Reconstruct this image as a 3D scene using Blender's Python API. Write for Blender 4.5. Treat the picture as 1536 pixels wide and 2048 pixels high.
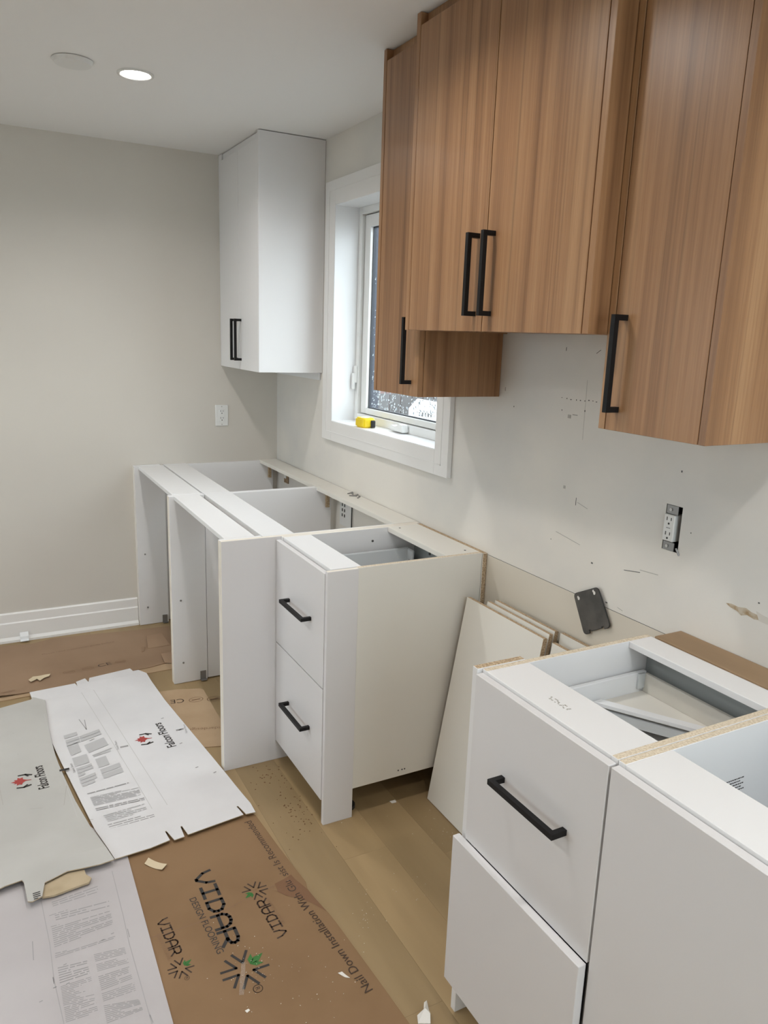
import bpy, bmesh, math, random
from mathutils import Vector, Matrix

for o in list(bpy.data.objects):
    bpy.data.objects.remove(o)
SC = bpy.context.scene
COL = SC.collection
rnd = random.Random(7)

# ------------------------------------------------------------------ camera
F_PX, YAW, PITCH, ROLL = 1525.4, 0.49875, -0.22791, 0.03593
CAM = Vector((-1.5133, -4.0783, 1.5853))
_f = Vector((math.sin(YAW) * math.cos(PITCH), math.cos(YAW) * math.cos(PITCH), math.sin(PITCH)))
_r0 = Vector((math.cos(YAW), -math.sin(YAW), 0))
_u0 = _r0.cross(_f)
_r = _r0 * math.cos(ROLL) + _u0 * math.sin(ROLL)
_u = -_r0 * math.sin(ROLL) + _u0 * math.cos(ROLL)
cam_d = bpy.data.cameras.new('camera')
cam_d.sensor_fit = 'VERTICAL'
cam_d.sensor_height = 36.0
cam_d.lens = F_PX / 2048 * 36.0
cam_d.clip_start = 0.02
cam_o = bpy.data.objects.new('camera', cam_d)
COL.objects.link(cam_o)
_m = Matrix((_r, _u, -_f)).transposed().to_4x4()
_m.translation = CAM
cam_o.matrix_world = _m
SC.camera = cam_o


def PX(px, py, axis, val):
    """Point of the plane axis=val that the photograph shows at pixel (px, py)."""
    d = _f + _r * ((px - 768) / F_PX) - _u * ((py - 1024) / F_PX)
    i = 'xyz'.index(axis)
    return CAM + d * ((val - CAM[i]) / d[i])


# ------------------------------------------------------------------ world, exposure
wd = bpy.data.worlds.new('overcast_sky')
SC.world = wd
wd.use_nodes = True
bg = wd.node_tree.nodes['Background']
bg.inputs['Color'].default_value = (0.88, 0.94, 1.0, 1)
bg.inputs['Strength'].default_value = 6.6
SC.view_settings.view_transform = 'Standard'
SC.view_settings.look = 'None'
SC.view_settings.gamma = 1.0
SC.view_settings.use_curve_mapping = False
SC.view_settings.exposure = -0.08
POT_WATT = 6.0
POT_COL = (1.0, 0.972, 0.945)

# ------------------------------------------------------------------ materials
MATS = {}


def mat(name, col, rough=0.5, spec=0.5, metal=0.0):
    m = bpy.data.materials.new(name)
    m.use_nodes = True
    b = m.node_tree.nodes['Principled BSDF']
    b.inputs['Base Color'].default_value = (*col, 1)
    b.inputs['Roughness'].default_value = rough
    b.inputs['Specular IOR Level'].default_value = spec
    b.inputs['Metallic'].default_value = metal
    MATS[name] = m
    return m


def nd(m, t, **kw):
    n = m.node_tree.nodes.new(t)
    for k, v in kw.items():
        setattr(n, k, v)
    return n


def lk(m, a, b):
    m.node_tree.links.new(a, b)


def noise_mat(name, c1, c2, scale=(5, 5, 5), detail=4, rough=0.5, lo=0.35, hi=0.65, bump=0.0, bump_scale=None, spec=0.5, rand=0.0, c3=None):
    """Principled material whose colour drifts between c1 and c2 by a 3-D noise."""
    m = mat(name, c1, rough, spec)
    b = m.node_tree.nodes['Principled BSDF']
    tc = nd(m, 'ShaderNodeTexCoord')
    mp = nd(m, 'ShaderNodeMapping')
    mp.inputs['Scale'].default_value = scale
    lk(m, tc.outputs['Object'], mp.inputs['Vector'])
    oi = nd(m, 'ShaderNodeObjectInfo')
    add = nd(m, 'ShaderNodeVectorMath', operation='MULTIPLY_ADD')
    lk(m, oi.outputs['Random'], add.inputs[0])
    add.inputs[1].default_value = (37.0, 17.0, 53.0)
    lk(m, mp.outputs['Vector'], add.inputs[2])
    nz = nd(m, 'ShaderNodeTexNoise')
    nz.inputs['Scale'].default_value = 1.0
    nz.inputs['Detail'].default_value = detail
    lk(m, add.outputs['Vector'], nz.inputs['Vector'])
    cr = nd(m, 'ShaderNodeValToRGB')
    cr.color_ramp.elements[0].position = lo
    cr.color_ramp.elements[0].color = (*c1, 1)
    cr.color_ramp.elements[1].position = hi
    cr.color_ramp.elements[1].color = (*c2, 1)
    if c3:
        e = cr.color_ramp.elements.new((lo + hi) / 2)
        e.color = (*c3, 1)
    lk(m, nz.outputs['Fac'], cr.inputs['Fac'])
    out = cr.outputs['Color']
    if rand:
        hv = nd(m, 'ShaderNodeHueSaturation')
        mr = nd(m, 'ShaderNodeMapRange')
        mr.inputs['To Min'].default_value = 1 - rand
        mr.inputs['To Max'].default_value = 1 + rand
        lk(m, oi.outputs['Random'], mr.inputs['Value'])
        lk(m, mr.outputs['Result'], hv.inputs['Value'])
        lk(m, out, hv.inputs['Color'])
        out = hv.outputs['Color']
    lk(m, out, b.inputs['Base Color'])
    if bump:
        bp = nd(m, 'ShaderNodeBump')
        bp.inputs['Strength'].default_value = bump
        bp.inputs['Distance'].default_value = 0.002
        if bump_scale:
            n2 = nd(m, 'ShaderNodeTexNoise')
            n2.inputs['Scale'].default_value = bump_scale
            lk(m, tc.outputs['Object'], n2.inputs['Vector'])
            lk(m, n2.outputs['Fac'], bp.inputs['Height'])
        else:
            lk(m, nz.outputs['Fac'], bp.inputs['Height'])
        lk(m, bp.outputs['Normal'], b.inputs['Normal'])
    return m


def wood_mat(name, ca, cb, cc):
    m = mat(name, ca, 0.36, 0.5)
    b = m.node_tree.nodes['Principled BSDF']
    tc = nd(m, 'ShaderNodeTexCoord')
    oi = nd(m, 'ShaderNodeObjectInfo')
    add = nd(m, 'ShaderNodeVectorMath', operation='MULTIPLY_ADD')
    lk(m, oi.outputs['Random'], add.inputs[0])
    add.inputs[1].default_value = (3.1, 4.7, 6.3)
    lk(m, tc.outputs['Object'], add.inputs[2])

    def nz(sc, det, dist=0.0):
        mp = nd(m, 'ShaderNodeMapping')
        mp.inputs['Scale'].default_value = sc
        lk(m, add.outputs['Vector'], mp.inputs['Vector'])
        n = nd(m, 'ShaderNodeTexNoise')
        n.inputs['Scale'].default_value = 1
        n.inputs['Detail'].default_value = det
        n.inputs['Distortion'].default_value = dist
        lk(m, mp.outputs['Vector'], n.inputs['Vector'])
        return n
    broad = nz((26, 26, 0.35), 3, 0.2)
    fine = nz((150, 150, 1.6), 3)
    line = nz((60, 60, 0.5), 2, 0.3)
    pores = nz((420, 420, 14), 2)
    mx = nd(m, 'ShaderNodeMath', operation='MULTIPLY_ADD')
    lk(m, fine.outputs['Fac'], mx.inputs[0])
    mx.inputs[1].default_value = 0.34
    lk(m, broad.outputs['Fac'], mx.inputs[2])
    cr = nd(m, 'ShaderNodeValToRGB')
    E_ = cr.color_ramp.elements
    E_[0].position = 0.46
    E_[0].color = (*ca, 1)
    E_[1].position = 0.90
    E_[1].color = (*cc, 1)
    e = E_.new(0.67)
    e.color = (*cb, 1)
    lk(m, mx.outputs['Value'], cr.inputs['Fac'])
    # thin darker grain lines
    lr = nd(m, 'ShaderNodeMapRange')
    lr.inputs['From Min'].default_value = 0.30
    lr.inputs['From Max'].default_value = 0.44
    lr.inputs['To Min'].default_value = 0.74
    lr.inputs['To Max'].default_value = 1.0
    lk(m, line.outputs['Fac'], lr.inputs['Value'])
    pr = nd(m, 'ShaderNodeMapRange')
    pr.inputs['From Min'].default_value = 0.3
    pr.inputs['From Max'].default_value = 0.7
    pr.inputs['To Min'].default_value = 0.92
    pr.inputs['To Max'].default_value = 1.06
    lk(m, pores.outputs['Fac'], pr.inputs['Value'])
    pm = nd(m, 'ShaderNodeMath', operation='MULTIPLY')
    lk(m, lr.outputs['Result'], pm.inputs[0])
    lk(m, pr.outputs['Result'], pm.inputs[1])
    mm = nd(m, 'ShaderNodeVectorMath', operation='SCALE')
    lk(m, cr.outputs['Color'], mm.inputs[0])
    lk(m, pm.outputs['Value'], mm.inputs['Scale'])
    lk(m, mm.outputs['Vector'], b.inputs['Base Color'])
    return m


noise_mat('wall_paint', (0.60, 0.565, 0.51), (0.635, 0.60, 0.54), (1.2, 1.2, 1.2), 3, 0.75, bump=0.05, bump_scale=180)
noise_mat('wall_patchy', (0.635, 0.62, 0.59), (0.75, 0.715, 0.655), (1.6, 1.6, 1.9), 5, 0.7, 0.38, 0.62, bump=0.08, bump_scale=120)
noise_mat('wall_lower', (0.64, 0.59, 0.50), (0.67, 0.615, 0.525), (2, 2, 2), 3, 0.7)
mat('ceiling_paint', (0.84, 0.835, 0.82), 0.9, 0.2)
mat('trim_white', (0.80, 0.79, 0.77), 0.35)
mat('trim_bright', (0.84, 0.85, 0.86), 0.3)
mat('melamine', (0.78, 0.775, 0.775), 0.38)
mat('melamine_front', (0.70, 0.685, 0.685), 0.33)
noise_mat('melamine_raw', (0.74, 0.715, 0.655), (0.76, 0.735, 0.67), (3, 3, 3), 2, 0.45)
noise_mat('particle', (0.30, 0.20, 0.115), (0.60, 0.47, 0.31), (260, 260, 260), 2, 0.9, 0.35, 0.65)
noise_mat('particle_pale', (0.52, 0.42, 0.29), (0.72, 0.63, 0.50), (240, 240, 240), 3, 0.9, 0.3, 0.6)
noise_mat('particle_dark', (0.14, 0.09, 0.05), (0.36, 0.26, 0.16), (200, 200, 200), 3, 0.9, 0.35, 0.65)
mat('edge_band', (0.78, 0.72, 0.62), 0.5)
wood_mat('walnut', (0.230, 0.114, 0.052), (0.325, 0.170, 0.080), (0.415, 0.237, 0.118))
noise_mat('strip_wood', (0.26, 0.165, 0.085), (0.36, 0.24, 0.135), (6, 1.5, 6), 4, 0.5)
mat('black_metal', (0.006, 0.0055, 0.006), 0.5, 0.25)
mat('steel', (0.55, 0.55, 0.55), 0.35, 0.5, 1.0)
mat('galvanised', (0.30, 0.295, 0.29), 0.5, 0.5, 0.7)
mat('drawer_steel', (0.62, 0.65, 0.66), 0.4)
mat('drawer_grey', (0.36, 0.39, 0.39), 0.5)
noise_mat('plate_steel', (0.055, 0.052, 0.048), (0.11, 0.10, 0.09), (14, 14, 14), 4, 0.5, 0.35, 0.65)
mat('black_plastic', (0.02, 0.02, 0.02), 0.6)
mat('white_plastic', (0.74, 0.74, 0.72), 0.35)
mat('vinyl', (0.80, 0.81, 0.80), 0.3)
mat('gasket', (0.05, 0.055, 0.065), 0.6)
noise_mat('plank', (0.285, 0.195, 0.095), (0.36, 0.253, 0.130), (9, 1.1, 9), 5, 0.5, 0.3, 0.7, rand=0.10)
mat('subfloor', (0.10, 0.07, 0.04), 0.9)
noise_mat('cardboard', (0.225, 0.130, 0.060), (0.26, 0.154, 0.075), (4, 4, 4), 4, 0.7)
noise_mat('cardboard_light', (0.39, 0.265, 0.155), (0.44, 0.31, 0.19), (5, 5, 5), 4, 0.75)
noise_mat('cardboard_faded', (0.275, 0.175, 0.105), (0.33, 0.215, 0.135), (3, 3, 3), 4, 0.7)
mat('cardboard_torn', (0.20, 0.105, 0.055), 0.9)
noise_mat('card_tan', (0.42, 0.33, 0.21), (0.50, 0.40, 0.27), (12, 12, 12), 4, 0.85)
noise_mat('card_white_lit', (0.67, 0.66, 0.67), (0.73, 0.72, 0.73), (3.5, 3.5, 3.5), 6, 0.42, 0.35, 0.6)  # white card toned brighter where window light falls on it
noise_mat('card_grimy_dim', (0.47, 0.46, 0.435), (0.53, 0.52, 0.495), (3.0, 3.0, 3.0), 6, 0.45, 0.35, 0.6)  # same white card, darker for dirt and for dimmer light
noise_mat('card_printed_dim', (0.465, 0.435, 0.44), (0.51, 0.48, 0.485), (3.5, 3.5, 3.5), 6, 0.42, 0.35, 0.6)  # same white card, toned darker where less light falls
mat('print_black', (0.03, 0.026, 0.024), 0.6)
mat('print_brown', (0.052, 0.028, 0.016), 0.6)
mat('print_faint', (0.22, 0.125, 0.065), 0.6)
mat('print_grey', (0.33, 0.32, 0.32), 0.6)
mat('print_pale', (0.50, 0.495, 0.50), 0.6)
mat('print_red', (0.38, 0.05, 0.045), 0.6)
mat('print_green', (0.035, 0.16, 0.03), 0.6)
mat('crease', (0.55, 0.54, 0.525), 0.7)
mat('crease_grey', (0.40, 0.38, 0.385), 0.7)
mat('paper_scrap', (0.66, 0.55, 0.38), 0.8)
mat('paper_white', (0.78, 0.75, 0.70), 0.7)
mat('sawdust', (0.19, 0.10, 0.05), 0.9)
mat('dust_white', (0.75, 0.68, 0.58), 0.9)
mat('mark', (0.10, 0.10, 0.095), 0.9)
mat('mark_soft', (0.44, 0.42, 0.39), 0.9)
noise_mat('torn_gypsum', (0.36, 0.25, 0.14), (0.55, 0.48, 0.38), (60, 60, 60), 3, 0.95)
mat('yellow', (0.85, 0.62, 0.01), 0.35)
mat('brick_out', (0.20, 0.115, 0.10), 0.9)
mat('mortar_out', (0.22, 0.20, 0.195), 0.9)
mat('stone_out', (0.055, 0.06, 0.08), 0.9)
mat('ground_out', (0.085, 0.09, 0.095), 0.8)
mat('bounce_ground', (0.50, 0.50, 0.49), 0.8)  # pale tone chosen to bounce skylight indoors
mat('fence_out', (0.10, 0.095, 0.095), 0.8)
mat('sign_white', (0.85, 0.87, 0.88), 0.5)
m = mat('tape_clear', (0.9, 0.88, 0.85), 0.12)
m.node_tree.nodes['Principled BSDF'].inputs['Alpha'].default_value = 0.12
m = bpy.data.materials.new('window_glass')
m.use_nodes = True
MATS['window_glass'] = m
m.node_tree.nodes.clear()
_o = nd(m, 'ShaderNodeOutputMaterial')
_mx = nd(m, 'ShaderNodeMixShader')
_t = nd(m, 'ShaderNodeBsdfTransparent')
_t.inputs['Color'].default_value = (0.94, 0.97, 0.97, 1)
_g = nd(m, 'ShaderNodeBsdfGlossy')
_g.inputs['Roughness'].default_value = 0.02
_mx.inputs['Fac'].default_value = 0.07
lk(m, _t.outputs['BSDF'], _mx.inputs[1])
lk(m, _g.outputs['BSDF'], _mx.inputs[2])
lk(m, _mx.outputs['Shader'], _o.inputs['Surface'])
m = mat('raindrop', (0.86, 0.9, 0.93), 0.08)
m.node_tree.nodes['Principled BSDF'].inputs['Transmission Weight'].default_value = 0.75
m.node_tree.nodes['Principled BSDF'].inputs['IOR'].default_value = 1.33
m = bpy.data.materials.new('lamp_lens')
m.use_nodes = True
MATS['lamp_lens'] = m
_b = m.node_tree.nodes['Principled BSDF']
_b.inputs['Emission Color'].default_value = (1.0, 0.96, 0.9, 1)
_b.inputs['Emission Strength'].default_value = 22.0

# ------------------------------------------------------------------ builders
ROOT = {}


def tag(o, label=None, cat=None, group=None, kind=None):
    if label:
        o['label'] = label
    if cat:
        o['category'] = cat
    if group:
        o['group'] = group
    if kind:
        o['kind'] = kind
    return o


def thing(name, label, cat, loc, group=None, kind=None):
    o = bpy.data.objects.new(name, None)
    o.empty_display_size = 0.05
    COL.objects.link(o)
    o.location = loc
    ROOT[o] = Vector(loc)
    return tag(o, label, cat, group, kind)


def emit(name, bm, mats, parent=None, smooth=False, loc=None):
    """Link a bmesh given in world coordinates as one object, below parent if given."""
    if isinstance(mats, str):
        mats = [mats]
    L = ROOT[parent] if parent is not None else Vector(loc or (0, 0, 0))
    bmesh.ops.translate(bm, verts=bm.verts, vec=-L)
    me = bpy.data.meshes.new(name)
    bm.to_mesh(me)
    bm.free()
    for k in mats:
        me.materials.append(MATS[k])
    if smooth:
        for p in me.polygons:
            p.use_smooth = True
    o = bpy.data.objects.new(name, me)
    COL.objects.link(o)
    if parent is not None:
        o.parent = parent
    else:
        o.location = L
    ROOT[o] = L
    return o


def NB():
    return bmesh.new()


def box(bm, x0, x1, y0, y1, z0, z1, bev=0.0, edge=None, mi=0):
    """Axis-aligned box; edge = {'+z': material index, ...} paints single faces."""
    x0, x1 = min(x0, x1), max(x0, x1)
    y0, y1 = min(y0, y1), max(y0, y1)
    z0, z1 = min(z0, z1), max(z0, z1)
    v = [bm.verts.new(p) for p in ((x0, y0, z0), (x1, y0, z0), (x1, y1, z0), (x0, y1, z0), (x0, y0, z1), (x1, y0, z1), (x1, y1, z1), (x0, y1, z1))]
    F = {'-z': (3, 2, 1, 0), '+z': (4, 5, 6, 7), '-y': (0, 1, 5, 4), '+x': (1, 2, 6, 5), '+y': (2, 3, 7, 6), '-x': (3, 0, 4, 7)}
    fs = []
    for k, ix in F.items():
        f = bm.faces.new([v[i] for i in ix])
        f.material_index = (edge or {}).get(k, mi)
        fs.append(f)
    if bev:
        es = set(e for f in fs for e in f.edges)
        bmesh.ops.bevel(bm, geom=list(es), offset=bev, segments=1, affect='EDGES', profile=0.5)
    return fs


def panel(name, parent, x0, x1, y0, y1, z0, z1, m='melamine', bev=0.0008, edge=None, em=None, **kw):
    bm = NB()
    box(bm, x0, x1, y0, y1, z0, z1, bev, edge)
    return emit(name, bm, [m] + ([em] if em else []), parent, **kw)


def cyl(bm, c, axis, r, h, n=20, r2=None, mi=0):
    """Closed cylinder or cone centred on c along axis."""
    a = Vector(axis).normalized()
    q = a.to_track_quat('Z', 'Y').to_matrix().to_4x4()
    M = Matrix.Translation(Vector(c)) @ q
    r_ = bmesh.ops.create_cone(bm, cap_ends=True, cap_tris=False, segments=n, radius1=r, radius2=r if r2 is None else r2, depth=h, matrix=M)
    for v in r_['verts']:
        for f in v.link_faces:
            f.material_index = mi


def prism(bm, pts, direction, th, mi=0):
    """Extrude the flat outline pts (3-D) by th along direction."""
    d = Vector(direction).normalized() * th
    a = [bm.verts.new(p) for p in pts]
    b = [bm.verts.new(Vector(p) + d) for p in pts]
    f1 = bm.faces.new(a)
    f2 = bm.faces.new(list(reversed(b)))
    n = len(pts)
    for i in range(n):
        bm.faces.new((a[(i + 1) % n], a[i], b[i], b[(i + 1) % n]))
    bmesh.ops.recalc_face_normals(bm, faces=bm.faces[:])
    bmesh.ops.triangulate(bm, faces=[f for f in bm.faces if len(f.verts) > 4])


def handle(parent, face_x, y, z, vertical, L=0.2):
    """Square black bar pull on a face that looks to -x; projection 30 mm."""
    bm = NB()
    w, pr = 0.0058, 0.036
    xb = face_x - pr
    if vertical:
        prof = [(face_x, z + L / 2), (xb, z + L / 2), (xb, z - L / 2), (face_x, z - L / 2), (face_x, z - L / 2 + 2 * w), (xb + 2 * w, z - L / 2 + 2 * w), (xb + 2 * w, z + L / 2 - 2 * w), (face_x, z + L / 2 - 2 * w)]
        prism(bm, [(a, y - w, b) for a, b in prof], (0, 1, 0), 2 * w)
    else:
        prof = [(face_x, y + L / 2), (xb, y + L / 2), (xb, y - L / 2), (face_x, y - L / 2), (face_x, y - L / 2 + 2 * w), (xb + 2 * w, y - L / 2 + 2 * w), (xb + 2 * w, y + L / 2 - 2 * w), (face_x, y + L / 2 - 2 * w)]
        prism(bm, [(a, b, z - w) for a, b in prof], (0, 0, 1), 2 * w)
    return tag(emit('handle', bm, 'black_metal', parent), 'matte black square bar handle')


# ------------------------------------------------------------------ room shell
H = 2.4405
XL, YB = -3.7, -4.75
WT = 0.20


def wall_cells(bm, axis, d0, d1, u0, u1, v0, v1, holes):
    """Wall slab with rectangular holes; axis = normal, (u, v) = (other horizontal, z)."""
    us = sorted({u0, u1, *[h[0] for h in holes], *[h[1] for h in holes]})
    vs = sorted({v0, v1, *[h[2] for h in holes], *[h[3] for h in holes]})
    for a, b in zip(us, us[1:]):
        for c, d in zip(vs, vs[1:]):
            cu, cv = (a + b) / 2, (c + d) / 2
            if any(h[0] < cu < h[1] and h[2] < cv < h[3] for h in holes):
                continue
            if axis == 'x':
                box(bm, d0, d1, a, b, c, d)
            else:
                box(bm, a, b, d0, d1, c, d)
    bmesh.ops.remove_doubles(bm, verts=bm.verts, dist=1e-5)


def struct(name, bm, mats, **kw):
    return tag(emit(name, bm, mats, **kw), kind='structure')


WIN = (-1.712, -0.777, 1.177, 2.146)      # opening: y0, y1, z0, z1
OUT = (-2.826, -2.776, 1.084, 1.200)      # bare outlet box
bm = NB()
wall_cells(bm, 'x', 0, WT, YB, 0.2, 0.0, H, [WIN, (OUT[0], OUT[1], OUT[2], OUT[3])])
wall_right = struct('wall_right', bm, 'wall_patchy')
tag(wall_right, 'long patchy painted kitchen wall with window opening')
bm = NB()
wall_cells(bm, 'y', 0, WT, XL - 0.2, 0.0, 0.0, H, [])
tag(struct('wall_far', bm, 'wall_paint'), 'plain warm white far wall')
LW = (-2.00, -0.30, 0.70, 2.10)           # added unseen window in the left wall for daylight: y0, y1, z0, z1
bm = NB()
wall_cells(bm, 'x', XL - 0.2, XL, YB, 0, 0, H, [LW])
struct('wall_left', bm, 'wall_paint')
lwo = thing('added_window', 'added unseen white framed window in the left wall for daylight', None, (XL - 0.1, (LW[0] + LW[1]) / 2, LW[2]), kind='structure')
for (a, b, c, d) in ((LW[0], LW[0] + 0.06, LW[2], LW[3]), (LW[1] - 0.06, LW[1], LW[2], LW[3]), (LW[0] + 0.06, LW[1] - 0.06, LW[2], LW[2] + 0.06), (LW[0] + 0.06, LW[1] - 0.06, LW[3] - 0.06, LW[3]), ((LW[0] + LW[1]) / 2 - 0.04, (LW[0] + LW[1]) / 2 + 0.04, LW[2] + 0.06, LW[3] - 0.06)):
    panel('frame', lwo, XL - 0.15, XL - 0.08, a, b, c, d, 'vinyl')
panel('glass_pane', lwo, XL - 0.118, XL - 0.113, LW[0] + 0.06, LW[1] - 0.06, LW[2] + 0.06, LW[3] - 0.06, 'window_glass', 0)
PD = (-1.25, -0.04, 0.05, 2.16)           # added unseen door opening behind the camera for daylight: x0, x1, z0, z1
bm = NB()
wall_cells(bm, 'y', YB - 0.2, YB, XL - 0.2, 0.2, 0, H, [PD])
struct('wall_back', bm, 'wall_paint')
pdo = thing('added_door', 'added unseen white framed glazed door for daylight', None, ((PD[0] + PD[1]) / 2, YB - 0.1, PD[2]), kind='structure')
for (a, b, c, d) in ((PD[0], PD[0] + 0.07, PD[2], PD[3]), (PD[1] - 0.07, PD[1], PD[2], PD[3]), (PD[0] + 0.07, PD[1] - 0.07, PD[2], PD[2] + 0.09), (PD[0] + 0.07, PD[1] - 0.07, PD[3] - 0.07, PD[3]), ((PD[0] + PD[1]) / 2 - 0.045, (PD[0] + PD[1]) / 2 + 0.045, PD[2] + 0.09, PD[3] - 0.07)):
    panel('frame', pdo, a, b, YB - 0.15, YB - 0.08, c, d, 'vinyl')
panel('glass_pane', pdo, PD[0] + 0.07, PD[1] - 0.07, YB - 0.118, YB - 0.113, PD[2] + 0.09, PD[3] - 0.07, 'window_glass', 0)
bm = NB()
box(bm, XL - 0.2, 0.2, YB - 0.2, 0.2, H, H + 0.12)
tag(struct('ceiling', bm, 'ceiling_paint'), 'flat white painted ceiling')
bm = NB()
box(bm, XL - 0.2, 0.2, YB - 0.2, 0.2, -0.10, -0.012)
floor = tag(struct('floor', bm, 'subfloor'), 'light oak plank floor under the cabinets')

# planks: 15 cm boards running along y, joints staggered as in the photo
edge_x = -0.606
k = 0
x = edge_x + 0.15 * 4.04
row = 0
xs = []
x = edge_x
while x < 0:
    x += 0.15
while x > XL:
    xs.append((max(x - 0.15, XL), min(x, 0.0)))
    x -= 0.15
for i, (xa, xb) in enumerate(xs):
    lr_ = random.Random(100 + i)
    if abs(xa + 0.606) < 0.02:
        cuts = [-2.234, -0.95]
    elif abs(xa + 0.456) < 0.02:
        cuts = [-1.75, -0.6]
    elif abs(xa + 0.306) < 0.02:
        cuts = [-2.34, -1.15]
    else:
        cuts = [-(0.5 + lr_.random() * 1.2)]
        cuts.insert(0, cuts[0] - 1.25)
    y = cuts[0]
    while y - 1.3 > YB:
        y -= 1.0 + lr_.random() * 0.5
        cuts.insert(0, y)
    ys = [YB] + cuts + [0.0]
    for a, b in zip(ys, ys[1:]):
        bm = NB()
        box(bm, xa + 0.0002, xb - 0.0002, a + 0.0002, b - 0.0002, -0.012, 0.0)
        emit('plank', bm, 'plank', floor)

# lower sheet of wallboard behind the range gap: its top edge shows as a fine line
bm = NB()
box(bm, -0.0022, 0.0005, -2.90, -2.052, 0.0, 0.868, 0.0006)
o = emit('wallboard_sheet', bm, 'wall_lower', wall_right)
tag(o, 'cream lower wallboard sheet with a thin seam')
bm = NB()
box(bm, -0.0009, 0.0005, -2.90, -2.052, 0.868, 0.8692)
emit('seam_shadow_gap', bm, 'mark', wall_right)

# baseboard on the far wall (flat board, upper step, shoe) -- one trim
bm = NB()
prof = [(0, 0), (-0.026, 0), (-0.026, 0.012), (-0.016, 0.026), (-0.016, 0.098), (-0.011, 0.104), (-0.011, 0.146), (-0.006, 0.152), (0, 0.152)]
prism(bm, [(XL, a, b) for a, b in prof], (1, 0, 0), -0.800 - XL)
tag(struct('baseboard_far', bm, 'trim_white'), 'white stepped baseboard with shoe moulding along far wall')

# ------------------------------------------------------------------ window
wy0, wy1, wz0, wz1 = WIN
win = thing('window_1', 'white framed casement window with rain on the glass', None, (0, (wy0 + wy1) / 2, wz0), kind='structure')
cy0, cy1, cz0, cz1 = -1.799, -0.675, 1.088, 2.247
CX = -0.020


def casing(y0, y1, z0, z1, inner):
    bm = NB()
    box(bm, CX, -0.0005, y0, y1, z0, z1, 0.001)
    o = emit('casing', bm, 'trim_white', win)
    return o


casing(wy1 - 0.004, cy1, cz0, cz1, 0)
casing(cy0, wy0 + 0.004, cz0, cz1, 0)
casing(wy0 + 0.004, wy1 - 0.004, cz0, wz0 + 0.004, 0)
casing(wy0 + 0.004, wy1 - 0.004, wz1 - 0.004, cz1, 0)
for (a, b, c, d) in ((cy0 + 0.045, cy1 - 0.045, cz0 + 0.04, cz0 + 0.043), (cy0 + 0.045, cy1 - 0.045, cz1 - 0.043, cz1 - 0.04), (cy1 - 0.048, cy1 - 0.045, cz0 + 0.04, cz1 - 0.04), (cy0 + 0.045, cy0 + 0.048, cz0 + 0.04, cz1 - 0.04)):
    bm = NB()
    box(bm, CX - 0.0015, CX + 0.001, a, b, c, d)
    emit('casing_bead', bm, 'trim_white', win)
# jambs (boards lining the opening)
for nm, (a, b, c, d) in (('jamb', (wy1 - 0.006, wy1, wz0, wz1)), ('jamb', (wy0, wy0 + 0.006, wz0, wz1)), ('sill', (wy0, wy1, wz0, wz0 + 0.006)), ('jamb', (wy0, wy1, wz1 - 0.006, wz1))):
    bm = NB()
    box(bm, CX + 0.002, 0.146, a, b, c, d)
    emit(nm, bm, 'trim_bright', win)
# vinyl frame
FX0, FX1 = 0.100, 0.146
fy0, fy1, fz0, fz1 = wy0 + 0.006, wy1 - 0.006, wz0 + 0.006, wz1 - 0.006
fw, fb = 0.030, 0.036


def ring(name, x0, x1, y0, y1, z0, z1, w, wb, m, parent, bev=0.0015):
    for (a, b, c, d) in ((y0, y0 + w, z0, z1), (y1 - w, y1, z0, z1), (y0 + w, y1 - w, z0, z0 + wb), (y0 + w, y1 - w, z1 - w, z1)):
        bm = NB()
        box(bm, x0, x1, a, b, c, d, bev)
        emit(name, bm, m, parent)


ring('frame', FX0, FX1, fy0, fy1, fz0, fz1, fw, fb, 'vinyl', win)
sy0, sy1, sz0, sz1 = fy0 + fw + 0.004, fy1 - fw - 0.004, fz0 + fb + 0.003, fz1 - fw - 0.004
bm = NB()
for (a, b, c, d) in ((fy0 + fw - 0.001, sy0 + 0.001, fz0 + fb, fz1 - fw), (sy1 - 0.001, fy1 - fw + 0.001, fz0 + fb, fz1 - fw), (sy0, sy1, fz0 + fb - 0.001, sz0 + 0.001), (sy0, sy1, sz1 - 0.001, fz1 - fw + 0.001)):
    box(bm, 0.126, 0.142, a, b, c, d)
emit('weatherstrip', bm, 'gasket', win)
sw = 0.052
ring('sash', 0.116, 0.1435, sy0, sy1, sz0, sz1, sw, 0.026, 'vinyl', win)
gy0, gy1, gz0, gz1 = sy0 + sw, sy1 - sw, sz0 + 0.026, sz1 - sw
bm = NB()
for (a, b, c, d) in ((gy0 - 0.002, gy0 + 0.005, gz0, gz1), (gy1 - 0.005, gy1 + 0.002, gz0, gz1), (gy0, gy1, gz0 - 0.002, gz0 + 0.005), (gy0, gy1, gz1 - 0.005, gz1 + 0.002)):
    box(bm, 0.130, 0.142, a, b, c, d)
emit('gasket', bm, 'gasket', win)
bm = NB()
box(bm, 0.136, 0.140, gy0, gy1, gz0, gz1)
pane = emit('glass_pane', bm, 'window_glass', win)
bm = NB()
dr = random.Random(3)
for i in range(1000):
    y, z = dr.uniform(gy0 + 0.01, gy1 - 0.01), gz0 + 0.01 + (dr.random() ** 1.6) * (gz1 - gz0 - 0.02)
    s = dr.uniform(0.0018, 0.0055)
    M = Matrix.Translation((0.1402, y, z)) @ Matrix.Diagonal((0.5 * s, s * dr.uniform(0.7, 1.1), s * dr.uniform(0.9, 1.7), 1))
    bmesh.ops.create_icosphere(bm, subdivisions=1, radius=1, matrix=M)
o = tag(emit('raindrops', bm, 'raindrop', pane, smooth=True), kind='stuff')
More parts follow.
